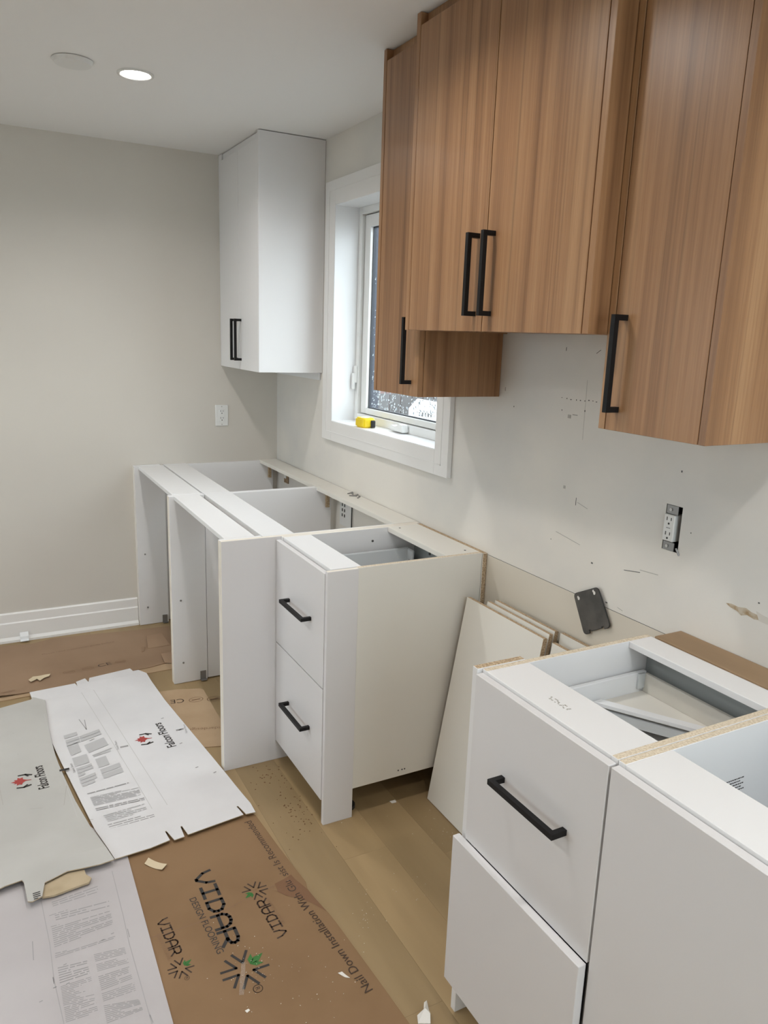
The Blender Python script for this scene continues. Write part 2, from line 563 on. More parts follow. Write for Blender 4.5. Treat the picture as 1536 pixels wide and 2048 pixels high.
# lock lever on the far side of the frame
bm = NB()
ly = fy1 - 0.013
box(bm, 0.088, 0.102, ly - 0.012, ly + 0.012, 1.36, 1.44, 0.004)
box(bm, 0.076, 0.092, ly - 0.007, ly + 0.007, 1.33, 1.405, 0.004)
emit('lock_lever', bm, 'vinyl', win)
# folding crank handle on the bottom of the frame
cyc = PX(803, 852, 'x', 0.09).y
bm = NB()
box(bm, 0.070, 0.103, cyc - 0.045, cyc + 0.062, 1.186, 1.200, 0.003)
prism(bm, [(0.066, cyc + dy, zz) for dy, zz in ((0.060, 1.196), (0.060, 1.206), (0.045, 1.212), (0.020, 1.208), (-0.004, 1.214), (-0.020, 1.222), (-0.046, 1.220), (-0.050, 1.190), (-0.010, 1.190))], (1, 0, 0), 0.026)
emit('crank_handle', bm, 'vinyl', win)

# ------------------------------------------------------------------ outside (seen through the wet glass)
bm = NB()
box(bm, 0.45, 34, -6, 40, -0.62, -0.5)
tag(struct('ground_outside', bm, 'ground_out'), 'grey wet paving outside the window')
bm = NB()
box(bm, -14, 34, -22, YB - 0.2, -0.12, 0.0)  # unseen pale slab added to reflect sky in through the back opening
tag(struct('ground_bounce', bm, 'bounce_ground'), 'added pale ground reflecting daylight through the added door')
bm = NB()
box(bm, -20, XL - 0.2, YB - 0.2, 40, -0.62, -0.5)
struct('ground_garden', bm, 'ground_out')
bm = NB()
box(bm, 0.1465, 0.226, WIN[1] - 0.012, WIN[1] - 0.0005, WIN[2] + 0.001, WIN[3] - 0.001)
tag(struct('trim_1', bm, 'stone_out'), 'grey outer window return')
# neighbour's brick house and a fence
nb = thing('neighbour_house', 'red brick house wall outside the rainy window', 'building', (6.0, 12.0, -0.5))
bm = NB()
box(bm, -1.5, 9.0, 9.0, 9.3, -0.5, 4.2)
emit('wall', bm, 'mortar_out', nb)
bm = NB()
box(bm, 0.13, 0.23, 0.0, 0.075, 0, 0.065)
bm.free()
bk = bpy.data.meshes.new('brick')
bm = NB()
box(bm, 0, 0.44, -0.03, 0.0, 0, 0.17)
bm.to_mesh(bk)
bm.free()
bk.materials.append(MATS['brick_out'])
for r_ in range(20):
    for c_ in range(12):
        o = bpy.data.objects.new('brick', bk)
        COL.objects.link(o)
        o.parent = nb
        o.location = Vector((3.2 + c_ * 0.47 + (r_ % 2) * 0.23, 9.001, -0.3 + r_ * 0.195)) - ROOT[nb]
fe = thing('garden_fence', 'dark grey board fence outside the rainy window', 'fence', (6.2, 7.4, -0.5))
for i in range(14):
    panel('board', fe, 3.9 + i * 0.22, 4.10 + i * 0.22, 7.4, 7.43, -0.5, 0.62, 'fence_out')
panel('rail', fe, 3.9, 7.0, 7.43, 7.47, 0.2, 0.28, 'fence_out')
sg = thing('box_outside', 'white box with grey markings standing outside by the fence', 'box', (5.0, 6.9, -0.5))
bm = NB()
sp = PX(846, 830, 'y', 6.6)
prism(bm, [(sp.x - 0.10, 6.6, -0.5), (sp.x + 0.30, 6.6, -0.5), (sp.x + 0.30, 6.6, sp.z + 0.20), (sp.x + 0.06, 6.6, sp.z + 0.24), (sp.x - 0.10, 6.6, sp.z + 0.08)], (0, 1, 0), 0.3)
emit('body', bm, 'sign_white', sg)
bm = NB()
for i in range(5):
    box(bm, sp.x - 0.08 + i * 0.055, sp.x - 0.05 + i * 0.055, 6.597, 6.601, sp.z - 0.02 - 0.006 * i, sp.z + 0.05 - 0.006 * i)
emit('markings', bm, 'fence_out', sg)

# ------------------------------------------------------------------ ceiling fittings
def pot_light(x, y, label):
    t = thing('ceiling_light', label, 'light', (x, y, H), 'recessed ceiling lights')
    bm = NB()
    n = 40
    prof = [(0.062, 0.0), (0.062, -0.004), (0.055, -0.006), (0.050, -0.004), (0.050, 0.0)]
    rings = [[bm.verts.new((x + r * math.cos(2 * math.pi * i / n), y + r * math.sin(2 * math.pi * i / n), H - 0.0003 + z)) for i in range(n)] for r, z in prof]
    for a, b in zip(rings, rings[1:]):
        for i in range(n):
            bm.faces.new((a[i], a[(i + 1) % n], b[(i + 1) % n], b[i]))
    bmesh.ops.recalc_face_normals(bm, faces=bm.faces[:])
    emit('trim_ring', bm, 'white_plastic', t, smooth=True)
    bm = NB()
    cyl(bm, (x, y, H - 0.0018), (0, 0, 1), 0.0498, 0.003, 40)
    emit('lens', bm, 'lamp_lens', t)
    ld = bpy.data.lights.new('pot_lamp', 'AREA')
    ld.shape = 'DISK'
    ld.size = 0.095
    ld.energy = POT_WATT
    ld.color = POT_COL
    ld.spread = math.radians(150)
    lo = bpy.data.objects.new('pot_lamp', ld)
    COL.objects.link(lo)
    lo.parent = t
    lo.location = (0, 0, -0.012)
    return t


pot_light(-0.922, -1.07, 'lit round recessed ceiling light beside the round cover plate')
for px_, py_, lb in ((-0.92, -2.40, 'in front of the two-door walnut cabinet'), (-0.72, -3.88, 'above the plain door base cabinet'), (-2.35, -1.07, 'near the far wall by the grimy sheet'),
                     (-2.35, -2.40, 'over the middle of the walkway'), (-2.35, -3.88, 'between walkway and added door')):  # unseen ceiling lights added to light the room, beyond the visible one
    pot_light(px_, py_, 'added unseen recessed ceiling light ' + lb)

dc = thing('ceiling_cover', 'unlit round white cover plate with a centre screw on the ceiling', 'cover plate', (-1.129, -1.095, H))
bm = NB()
cyl(bm, (-1.129, -1.095, H - 0.008), (0, 0, -1), 0.066, 0.012, 48, 0.058)
cyl(bm, (-1.129, -1.095, H - 0.001), (0, 0, -1), 0.060, 0.002, 48)
emit('disc', bm, 'white_plastic', dc)
bm = NB()
cyl(bm, (-1.129, -1.095, H - 0.0085), (0, 0, 1), 0.0045, 0.002, 12)
emit('screw', bm, 'mark_soft', dc)

# ------------------------------------------------------------------ white wall cabinet
d1 = 0.3218
wc = thing('wall_cabinet', 'tall white wall cabinet in the corner beside the window', 'cabinet', (-d1 / 2, -0.31, 1.395))
zb = 1.395
panel('side_panel', wc, -d1, -0.001, -0.625, -0.607, zb, H - 0.003)
panel('side_panel', wc, -d1 + 0.02, -0.001, -0.020, -0.002, zb, H - 0.04)
panel('bottom_panel', wc, -d1 + 0.02, -0.001, -0.607, -0.020, zb + 0.004, zb + 0.022)
panel('top_panel', wc, -d1 + 0.02, -0.001, -0.607, -0.020, H - 0.075, H - 0.058)
panel('back_panel', wc, -0.008, -0.0012, -0.607, -0.020, zb + 0.022, H - 0.075)
panel('filler_strip', wc, -d1 + 0.004, -d1 + 0.02, -0.050, -0.001, zb, H - 0.004, 'melamine')
panel('crown_filler', wc, -d1 + 0.012, -d1 + 0.03, -0.607, -0.050, H - 0.045, H - 0.003, 'melamine')
for (a, b, hy) in ((-0.3285, -0.052, -0.300), (-0.6055, -0.3315, -0.362)):
    d = panel('door', wc, -d1, -d1 + 0.018, a, b, zb, H - 0.036, 'melamine')
    handle(d, -d1, hy, 1.5375, True)
panel('hanging_strip', wc, -0.012, -0.001, -0.606, -0.004, 1.360, zb + 0.004, 'trim_bright')

# ------------------------------------------------------------------ walnut wall cabinets
ZW = 1.4035


def walnut(name, label, y0, y1, depth, z0, doors, pan_l, pan_r, top=H - 0.036):
    """y0 = far side, y1 = near side (y1 < y0)."""
    t = thing(name, label, 'cabinet', (-depth / 2, (y0 + y1) / 2, z0))
    t18 = 0.018
    yl, yr = y0, y1
    a = yl - (pan_l if pan_l else t18)
    b = yr + (pan_r if pan_r else t18)
    fl = -depth if pan_l else -depth + 0.02
    fr = -depth if pan_r else -depth + 0.02
    panel('side_panel', t, fl, -0.001, a, yl, z0, H - 0.002 if pan_l else top, 'walnut')
    panel('side_panel', t, fr, -0.001, yr, b, z0, H - 0.002 if pan_r else top, 'walnut')
    panel('bottom_panel', t, -depth + 0.02, -0.001, b, a, z0 + 0.003, z0 + 0.021, 'walnut')
    panel('top_panel', t, -depth + 0.02, -0.001, b, a, top - 0.02, top - 0.002, 'walnut')
    panel('back_panel', t, -0.008, -0.0012, b, a, z0 + 0.021, top - 0.02, 'walnut')
    panel('crown_filler', t, -depth + 0.022, -depth + 0.04, b, a, top - 0.002, H - 0.002, 'walnut')
    for (ya, yb, hy, hz) in doors:
        d = panel('door', t, -depth, -depth + 0.0185, yb, ya, z0, top, 'walnut')
        handle(d, -depth, hy, hz, True)
    return t


walnut('wall_cabinet', 'narrow walnut wall cabinet with one door beside the window', -1.7646, -2.0550, 0.310, ZW,
       [(-1.7860, -2.0545, -2.009, 1.540)], 0.018, 0)
walnut('wall_cabinet', 'short two-door walnut wall cabinet over the bare wall gap', -2.0560, -2.8310, 0.3634, 1.6022,
       [(-2.0785, -2.4440, -2.411, 1.740), (-2.4470, -2.8095, -2.4765, 1.740)], 0.020, 0.019)
walnut('wall_cabinet', 'single-door walnut wall cabinet with pale striped end panel', -2.8325, -3.1137, 0.310, ZW,
       [(-2.8530, -3.0955, -2.882, 1.543)], 0.018, 0.0165)

# ------------------------------------------------------------------ far base run
T = 0.876
xe = -0.796


def shallow_frame(label, y0, y1, rail_back):
    t = thing('open_cabinet_frame', label, 'cabinet', (-0.72, (y0 + y1) / 2, 0), 'shallow open frames at the front of the far run')
    for a in (y0 - 0.018, y1):
        panel('side_panel', t, xe, -0.642, a, a + 0.018, 0.002, T - 0.001, edge={'-x': 1}, em='edge_band')
    panel('top_rail', t, xe + 0.022, rail_back, y1 + 0.018, y0 - 0.018, T - 0.017, T, 'melamine')
    bm = NB()
    yb = y0 - 0.018
    box(bm, -0.676, -0.650, yb - 0.003, yb - 0.0005, 0.004, 0.045)
    box(bm, -0.676, -0.650, yb - 0.022, yb - 0.003, 0.004, 0.007)
    emit('bracket', bm, 'galvanised', t)
    for z_, x_ in ((0.40, -0.757), (0.10, -0.752)):
        bm = NB()
        cyl(bm, (x_, yb - 0.001, z_), (0, 1, 0), 0.0045, 0.003, 10)
        emit('screw', bm, 'galvanised', t)
    return t


panel('filler_panel', None, xe - 0.002, -0.66, -0.020, -0.001, 0.0, T + 0.001, edge={'-x': 1}, em='edge_band', loc=(-0.73, -0.01, 0))
tag(bpy.data.objects['filler_panel'], 'narrow white upright filler panel against the far wall', 'panel')
shallow_frame('doorless white shallow cabinet frame between far wall and middle upright', -0.0215, -0.8045, -0.648)
shallow_frame('doorless white shallow cabinet frame beside the tall end panel', -0.8060, -1.5845, -0.664)


def base_box(label, y0, y1):
    t = thing('base_cabinet', label, 'cabinet', (-0.3, (y0 + y1) / 2, 0), 'topless base cabinets of the far run')
    for a in (y0 - 0.016, y1):
        panel('side_panel', t, -0.640, -0.030, a, a + 0.016, 0.006, T - 0.003)
    panel('front_rail', t, -0.640, -0.520, y1 + 0.0003, y0 - 0.0003, T - 0.018, T)
    panel('back_rail', t, -0.106, -0.004, y1 + 0.0003, y0 - 0.0003, T - 0.018, T + 0.001, 'melamine_raw')
    bm = NB()
    box(bm, -0.060, -0.045, y0 - 0.032, y0 - 0.016, T - 0.10, T - 0.03)
    emit('corner_block', bm, 'particle', t)
    return t


base_box('open topped white base cabinet in the far corner', -0.0010, -0.8050)
base_box('open topped white base cabinet next to the drawer cabinet', -0.8060, -1.5850)

ep = panel('end_panel', None, xe, -0.004, -1.604, -1.5862, 0.0, T, 'melamine_front', edge={'+z': 1, '-x': 1}, em='edge_band', loc=(-0.4, -1.595, 0))
tag(ep, 'deep white end panel standing forward of the drawer cabinet', 'panel')

# outlets on the wall inside the far cabinets
def duplex(parent, c, n_axis, u, mats='white_plastic', w=0.033, h=0.067, proud=0.004):
    pass


op = thing('outlet_plate', 'white outlet on the wall inside the open base cabinet', 'outlet', (-0.002, -0.93, 0.77))
panel('plate', op, -0.006, -0.0005, -1.005, -0.870, 0.70, 0.83, 'white_plastic')
bm = NB()
for yy in (-0.90, -0.925):
    for zz in (0.80, 0.775, 0.75):
        box(bm, -0.0075, -0.0055, yy - 0.004, yy + 0.004, zz - 0.007, zz + 0.007)
box(bm, -0.008, -0.005, -1.005, -0.999, 0.70, 0.83)
emit('slots', bm, 'black_plastic', op)
op = thing('outlet_plate', 'small brown junction opening on the wall in the corner cabinet', 'outlet', (-0.002, -0.16, 0.79))
panel('plate', op, -0.006, -0.0005, -0.19, -0.13, 0.765, 0.83, 'particle_dark')
panel('cover', op, -0.009, -0.006, -0.165, -0.135, 0.79, 0.815, 'white_plastic')

# screws on the back rail
for i, (px_, py_, a) in enumerate(((702, 984, 20), (708, 989, -30), (716, 988, 10), (722, 992, 50), (712, 986, 70))):
    p = PX(px_, py_, 'z', T + 0.004)
    p.x = min(p.x, -0.014)
    p.x -= 0.012 + 0.004 * (i % 2)
    p.y -= 0.02
    bm = NB()
    d = Vector((math.cos(math.radians(a)), math.sin(math.radians(a)), 0))
    cyl(bm, p, d, 0.0026, 0.032, 8)
    cyl(bm, p + d * 0.016, d, 0.0052, 0.004, 10, 0.003)
    tag(emit('screw', bm, 'galvanised', None, loc=p), 'loose steel screw lying on the back rail under the window', 'screw', 'loose screws on the back rail')

# ------------------------------------------------------------------ drawer cabinet (far run)
xd = -0.598
dc = thing('drawer_cabinet', 'white two-drawer base cabinet with raw near side', 'cabinet', (-0.3, -1.83, 0))
cb = 0.105
panel('side_panel', dc, -0.578, -0.021, -1.622, -1.606, cb, T, edge={'+z': 1}, em='edge_band')
panel('side_panel', dc, -0.490, -0.021, -2.047, -2.030, cb, T, 'melamine_raw', edge={'+z': 1}, em='particle_pale')
panel('bottom_panel', dc, -0.575, -0.021, -2.030, -1.622, cb, cb + 0.018)
panel('front_rail', dc, -0.576, -0.472, -2.030, -1.622, T - 0.018, T)
panel('back_rail', dc, -0.156, -0.021, -2.030, -1.622, T - 0.018, T, 'melamine_raw')
panel('back_panel', dc, -0.036, -0.030, -2.030, -1.622, cb + 0.02, T - 0.02, 'drawer_grey')
panel('backing_board', dc, -0.0195, -0.001, -2.050, -1.606, 0.002, T - 0.002, 'melamine_raw', edge={'-y': 1, '+z': 1}, em='particle')
panel('filler_leg', dc, xd + 0.002, -0.490, -2.050, -2.034, 0.0, T - 0.001, 'melamine_front', edge={'+z': 1}, em='edge_band')
for (z0, z1, hz) in ((0.482, 0.8655, 0.683), (0.083, 0.478, 0.295)):
    d = panel('drawer_front', dc, xd, xd + 0.018, -2.031, -1.6075, z0, z1, 'melamine_front', 0.001)
    handle(d, xd, -1.832, hz, False)
db = panel('drawer_box', dc, -0.545, -0.075, -1.650, -1.637, 0.66, 0.795, 'drawer_steel', 0.003)
panel('drawer_side', db, -0.545, -0.10, -2.015, -1.990, 0.66, 0.800, 'trim_bright', 0.002)
panel('drawer_back', db, -0.085, -0.075, -1.99, -1.65, 0.66, 0.72, 'drawer_steel')
panel('drawer_bottom', db, -0.545, -0.085, -1.99, -1.65, 0.66, 0.672, 'melamine')
panel('drawer_bracket', db, -0.082, -0.070, -1.685, -1.640, 0.665, 0.792, 'drawer_steel', 0.004)
bm = NB()
for zz in (0.69, 0.72, 0.75):
    cyl(bm, (-0.083, -1.668, zz), (1, 0, 0), 0.003, 0.003, 10)
emit('bracket_holes', bm, 'black_plastic', db)
bm = NB()
cyl(bm, (-0.22, -1.6225, 0.828), (0, 1, 0), 0.0045, 0.003, 12)
cyl(bm, (-0.0375, -1.74, 0.79), (1, 0, 0), 0.0055, 0.004, 12)
cyl(bm, (-0.12, -1.65, T + 0.0003), (0, 0, 1), 0.004, 0.001, 10)
cyl(bm, (-0.06, -2.0, T + 0.0003), (0, 0, 1), 0.004, 0.001, 10)
emit('screw_heads', bm, 'mark', dc)
bm = NB()
for (x_, z_) in ((-0.30, 0.128), (-0.29, 0.128), (-0.315, 0.128)):
    cyl(bm, (x_, -2.0472, z_), (0, 1, 0), 0.003, 0.001, 10)
emit('dowel_holes', bm, 'mark', dc)
for (x_, y_) in ((-0.48, -1.67), (-0.48, -1.99), (-0.10, -1.67), (-0.10, -1.99)):
    bm = NB()
    cyl(bm, (x_, y_, 0.053), (0, 0, 1), 0.018, 0.105, 14)
    cyl(bm, (x_, y_, 0.006), (0, 0, 1), 0.028, 0.012, 14)
    emit('leg', bm, 'black_plastic', dc)

# ------------------------------------------------------------------ near base run
Tn = 0.893
xn = -0.605
nc = thing('drawer_cabinet', 'white drawer base cabinet with its top open near the walnut end panel', 'cabinet', (-0.3, -3.04, 0))
yf, ynr = -2.845, -3.2435
panel('side_panel', nc, -0.586, -0.095, yf - 0.016, yf, 0.105, Tn, edge={'+z': 1}, em='particle_pale')
panel('side_panel', nc, -0.586, -0.095, ynr, ynr + 0.016, 0.105, Tn, edge={'+z': 1}, em='particle_pale')
panel('front_rail', nc, -0.5855, -0.472, ynr + 0.016, yf - 0.016, Tn - 0.016, Tn - 0.0005)
panel('back_rail', nc, -0.170, -0.095, ynr + 0.016, yf - 0.016, Tn - 0.016, Tn - 0.0005)
panel('back_panel', nc, -0.104, -0.096, ynr + 0.016, yf - 0.016, 0.12, Tn - 0.017, 'drawer_grey')
panel('bottom_panel', nc, -0.58, -0.1, ynr + 0.016, yf - 0.016, 0.105, 0.121)
panel('filler_leg', nc, xd, -0.470, yf + 0.001, yf + 0.019, 0.0, Tn + 0.001, 'melamine', edge={'+z': 1}, em='particle')
panel('toe_board', nc, -0.54, -0.525, ynr, yf, 0.0, 0.105, 'melamine_raw')
d = panel('drawer_front', nc, xn, -0.587, ynr + 0.0015, yf - 0.004, 0.4855, 0.886, 'melamine_front', 0.001)
handle(d, xn, -3.060, 0.702, False)
panel('drawer_front', nc, xn - 0.019, -0.6055, ynr + 0.0015, yf + 0.018, 0.100, 0.4845, 'melamine_front', 0.001)
# inner drawer box, floor cut on the skew
zt, zf = 0.815, 0.765
db = panel('drawer_box', nc, -0.56, -0.118, yf - 0.034, yf - 0.022, 0.70, zt, 'trim_bright', 0.002)
panel('drawer_back', db, -0.128, -0.116, ynr + 0.02, yf - 0.034, 0.70, zt - 0.004, 'melamine_raw', 0.002)
panel('corner_clip', db, -0.150, -0.128, yf - 0.040, yf - 0.034, zf + 0.01, zt - 0.002, 'drawer_steel')
a = PX(1160, 1398, 'z', zf)
b = PX(1412, 1466, 'z', zf)
sl = (b.x - a.x) / (b.y - a.y)
a = Vector((a.x + sl * (yf - 0.0345 - a.y), yf - 0.0345, zf))
b = Vector((-0.1285, a.y + (-0.1285 - a.x) / sl, zf))
bm = NB()
prism(bm, [(a.x, a.y, zf - 0.008), (-0.1285, a.y, zf - 0.008), (b.x, b.y, zf - 0.008)], (0, 0, 1), 0.008)
emit('drawer_bottom', bm, 'melamine_raw', db)
dv = (b - a).normalized()
nv = Vector((-dv.y, dv.x, 0))
bm = NB()
prism(bm, [a + nv * 0.012 + dv * 0.012, b + nv * 0.012, b - nv * 0.012 - dv * 0.012, a - nv * 0.012], (0, 0, 1), 0.008)
emit('drawer_lip', bm, 'trim_bright', db)
bm = NB()
dn = Vector((0, 0, -0.03))
prism(bm, [a - nv * 0.002 + dn, b - nv * 0.002 + dn, b - nv * 0.010 + dn, a - nv * 0.010 + dn], (0, 0, 1), 0.022)
emit('drawer_runner', bm, 'drawer_steel', db)
panel('lower_drawer_bottom', db, -0.56, -0.13, ynr + 0.02, yf - 0.034, 0.700, 0.710, 'melamine')
bm = NB()
g = random.Random(5)
c0 = PX(1118, 1406, 'z', Tn)
for i in range(26):
    u, w = g.uniform(-0.028, 0.028), g.uniform(-0.006, 0.006)
    box(bm, c0.x + w - 0.0012, c0.x + w + 0.0012, c0.y + u - 0.0015, c0.y + u + 0.0015, Tn - 0.001, Tn + 0.0002)
emit('pencil_marks', bm, 'mark_soft', nc)

nd2 = thing('base_cabinet', 'white base cabinet with one large plain door beside the open drawer cabinet', 'cabinet', (-0.3, -3.7, 0))
ya, yb = -3.2445, -4.03
panel('side_panel', nd2, -0.586, -0.095, ya - 0.016, ya, 0.105, Tn, edge={'+z': 1}, em='particle_pale')
panel('side_panel', nd2, -0.586, -0.095, yb, yb + 0.016, 0.105, Tn, edge={'+z': 1}, em='particle_pale')
panel('front_rail', nd2, -0.5855, -0.472, yb + 0.016, ya - 0.016, Tn - 0.016, Tn - 0.0005)
panel('back_rail', nd2, -0.170, -0.095, yb + 0.016, ya - 0.016, Tn - 0.016, Tn - 0.0005)
panel('back_panel', nd2, -0.104, -0.096, yb + 0.016, ya - 0.016, 0.12, Tn - 0.017)
panel('bottom_panel', nd2, -0.58, -0.1, yb + 0.016, ya - 0.016, 0.105, 0.121)
panel('door', nd2, xn, -0.587, yb + 0.002, ya - 0.003, 0.105, 0.886, 'melamine_front', 0.001)
panel('toe_board', nd2, -0.54, -0.525, yb, ya, 0.0, 0.105, 'melamine_raw')
bm = NB()
for i in range(5):
    p = PX(1452, 1566 + i * 5.5, 'y', ya - 0.0163)
    q = PX(1486 - 6 * (i % 2), 1557 + i * 5.5, 'y', ya - 0.0163)
    x_ = p.x
    while x_ < q.x:
        w = g.uniform(0.002, 0.006)
        box(bm, x_, x_ + w, ya - 0.0166, ya - 0.0159, p.z - 0.0010, p.z + 0.0010)
        x_ += w + 0.0018
emit('stamped_print', bm, 'print_black', nd2)

# walnut-coloured ledger strip between cabinet backs and wall
ls = panel('wood_strip', None, -0.0935, -0.003, -4.03, -2.868, Tn - 0.020, Tn + 0.003, 'strip_wood', loc=(-0.05, -3.4, Tn - 0.02))
tag(ls, 'brown wooden strip along the wall behind the open drawer cabinet', 'wood strip')
lg = thing('support_batten', 'wooden batten fixed to the wall below the brown strip', 'batten', (-0.02, -3.4, 0))
panel('post', lg, -0.090, -0.003, -2.92, -2.872, 0.0, Tn - 0.020, 'particle')
panel('post', lg, -0.090, -0.003, -4.03, -3.98, 0.0, Tn - 0.020, 'particle')

# ------------------------------------------------------------------ leaning boards in the range gap
def lean_board(label, y0, y1, xb, xt, h, th, group=None, m='melamine_raw', dark='particle'):
    """Board standing on the floor at xb (front face) and leaning back to xt at height h."""
    t = Vector((xt - xb, 0, h))
    L = t.length
    t.normalize()
    n = Vector((t.z, 0, -t.x))
    bm = NB()
    o0 = Vector((xb, 0, 0.0))
    c = []
    for yy in (y0, y1):
        for s, w in ((0, 0), (L, 0), (L, th), (0, th)):
            c.append(o0 + t * s + n * w + Vector((0, yy, 0)))
    lo = min(p.z for p in c)
    for p in c:
        p.z -= lo
    v = [bm.verts.new(p) for p in c]
    for ix, mi in (((0, 1, 5, 4), 0), ((3, 7, 6, 2), 0), ((0, 3, 2, 1), 1), ((4, 5, 6, 7), 1), ((1, 2, 6, 5), 1), ((0, 4, 7, 3), 1)):
        f = bm.faces.new([v[i] for i in ix])
        f.material_index = mi
    bmesh.ops.recalc_face_normals(bm, faces=bm.faces[:])
    return tag(emit('leaning_board', bm, [m, dark], None, loc=(xb, (y0 + y1) / 2, 0)), label, 'board', group)


lean_board('front white board leaning against the wall beside the drawer cabinet', -2.070, -2.466, -0.205, -0.088, 0.732, 0.016)
lean_board('middle white board leaning behind the front board', -2.150, -2.461, -0.172, -0.062, 0.740, 0.014)
lean_board('rearmost white board leaning on the wall behind the other boards', -2.160, -2.457, -0.139, -0.038, 0.744, 0.014)
lean_board('narrow cut board with bare edge leaning beside the open drawer cabinet', -2.480, -2.815, -0.150, -0.066, 0.722, 0.016)
lean_board('narrow cut board leaning under the dark metal plate', -2.468, -2.815, -0.105, -0.026, 0.742, 0.016)

# ------------------------------------------------------------------ outlets, metal plate, wall marks
def slots(bm, c, u, w, n, s=1.0):
    """Two blade slots and a ground hole, centred on c (u = right, w = up, n = out)."""
    for du, hw, hh in ((-0.0065, 0.0011, 0.0045), (0.0065, 0.0011, 0.0038)):
        p = c + u * du * s + w * 0.004
        pts = [p + u * (a * hw) + w * (b * hh) for a, b in ((-1, -1), (1, -1), (1, 1), (-1, 1))]
        prism(bm, pts, n, 0.0006)
    p = c - w * 0.008
    prism(bm, [p + u * (0.0028 * math.cos(k * math.pi / 4)) + w * (0.0028 * math.sin(k * math.pi / 4)) for k in range(8)], n, 0.0006)


# far wall outlet with its cover plate
oc = Vector((-0.319, 0, 1.129))
ol = thing('wall_outlet', 'white double outlet with cover plate on the far wall', 'outlet', oc)
bm = NB()
box(bm, oc.x - 0.035, oc.x + 0.035, -0.006, -0.0003, oc.z - 0.057, oc.z + 0.057, 0.002)
emit('cover_plate', bm, 'white_plastic', ol)
bm = NB()
box(bm, oc.x - 0.0165, oc.x + 0.0165, -0.0085, -0.004, oc.z - 0.0335, oc.z + 0.0335, 0.001)
rc = emit('receptacle', bm, 'white_plastic', ol)
bm = NB()
for dz in (0.020, -0.017):
    slots(bm, Vector((oc.x, -0.0084, oc.z + dz)), Vector((1, 0, 0)), Vector((0, 0, 1)), Vector((0, -1, 0)))
emit('slots', bm, 'black_plastic', rc)
for dz in (0.048, -0.048):
    bm = NB()
    cyl(bm, (oc.x, -0.0063, oc.z + dz), (0, 1, 0), 0.003, 0.001, 10)
    emit('screw', bm, 'mark_soft', ol)

# bare outlet in its wall box
oy, oz = (OUT[0] + OUT[1]) / 2, (OUT[2] + OUT[3]) / 2
ol = thing('wall_outlet', 'bare double outlet without a plate in a rough wall hole', 'outlet', (0.01, oy, oz))
bm = NB()
for (a, b, c, d) in ((OUT[0], OUT[0] + 0.0015, OUT[2], OUT[3]), (OUT[1] - 0.0015, OUT[1], OUT[2], OUT[3]), (OUT[0], OUT[1], OUT[2], OUT[2] + 0.0015), (OUT[0], OUT[1], OUT[3] - 0.0015, OUT[3])):
    box(bm, 0.002, 0.06, a, b, c, d)
box(bm, 0.058, 0.06, OUT[0], OUT[1], OUT[2], OUT[3])
emit('wall_box', bm, 'black_plastic', ol)
bm = NB()
ry = oy + 0.007
box(bm, -0.006, 0.03, ry - 0.0165, ry + 0.0165, oz - 0.034, oz + 0.034, 0.002)
rc = emit('receptacle', bm, 'white_plastic', ol)
bm = NB()
for dz in (0.019, -0.018):
    slots(bm, Vector((-0.0059, ry, oz + dz)), Vector((0, -1, 0)), Vector((0, 0, 1)), Vector((-1, 0, 0)))
box(bm, -0.0066, -0.0055, ry - 0.006, ry + 0.006, oz - 0.0006, oz + 0.0006)
emit('slots', bm, 'black_plastic', rc)
for sgn in (1, -1):
    bm = NB()
    zc = oz + sgn * 0.0465
    box(bm, -0.0015, 0.001, ry - 0.020, ry + 0.014, zc - 0.0105, zc + 0.0105)
    yk = emit('yoke_ear', bm, 'galvanised', ol)
    bm = NB()
    cyl(bm, (-0.003, ry, zc), (1, 0, 0), 0.004, 0.004, 12)
    emit('screw', bm, 'steel', yk)
bm = NB()
cyl(bm, (-0.003, OUT[0] - 0.002, oz - 0.054), (0.3, -0.4, -1), 0.0022, 0.02, 8)
emit('ground_clip', bm, 'galvanised', ol)

# dark metal cover plate hung askew on the wall
pc = [PX(1147, 1188, 'x', -0.012), PX(1195, 1175, 'x', -0.012), PX(1220, 1254, 'x', -0.012), PX(1168, 1269, 'x', -0.012)]
mp_ = thing('metal_plate', 'dark grey steel box cover hanging tilted on the wall', 'metal plate', sum(pc, Vector()) / 4)


def round_poly(cs, r, n=5):
    out = []
    for i in range(len(cs)):
        p, a, b = cs[i], cs[i - 1], cs[(i + 1) % len(cs)]
        s, e = p + (a - p).normalized() * r, p + (b - p).normalized() * r
        for k in range(n + 1):
            t_ = k / n
            out.append((s * (1 - t_) + p * t_) * (1 - t_) + (p * (1 - t_) + e * t_) * t_)
    return out


tl, tr, br, bl = pc
eu = (tr - tl)
ev = (bl - tl)


def pl(u, v):
    return tl * (1 - u) * (1 - v) + tr * u * (1 - v) + br * u * v + bl * (1 - u) * v


out = round_poly([tl, tr, br], 0.011)[:0]
cs = [tl, tr, br, bl]
rp = round_poly(cs, 0.012)
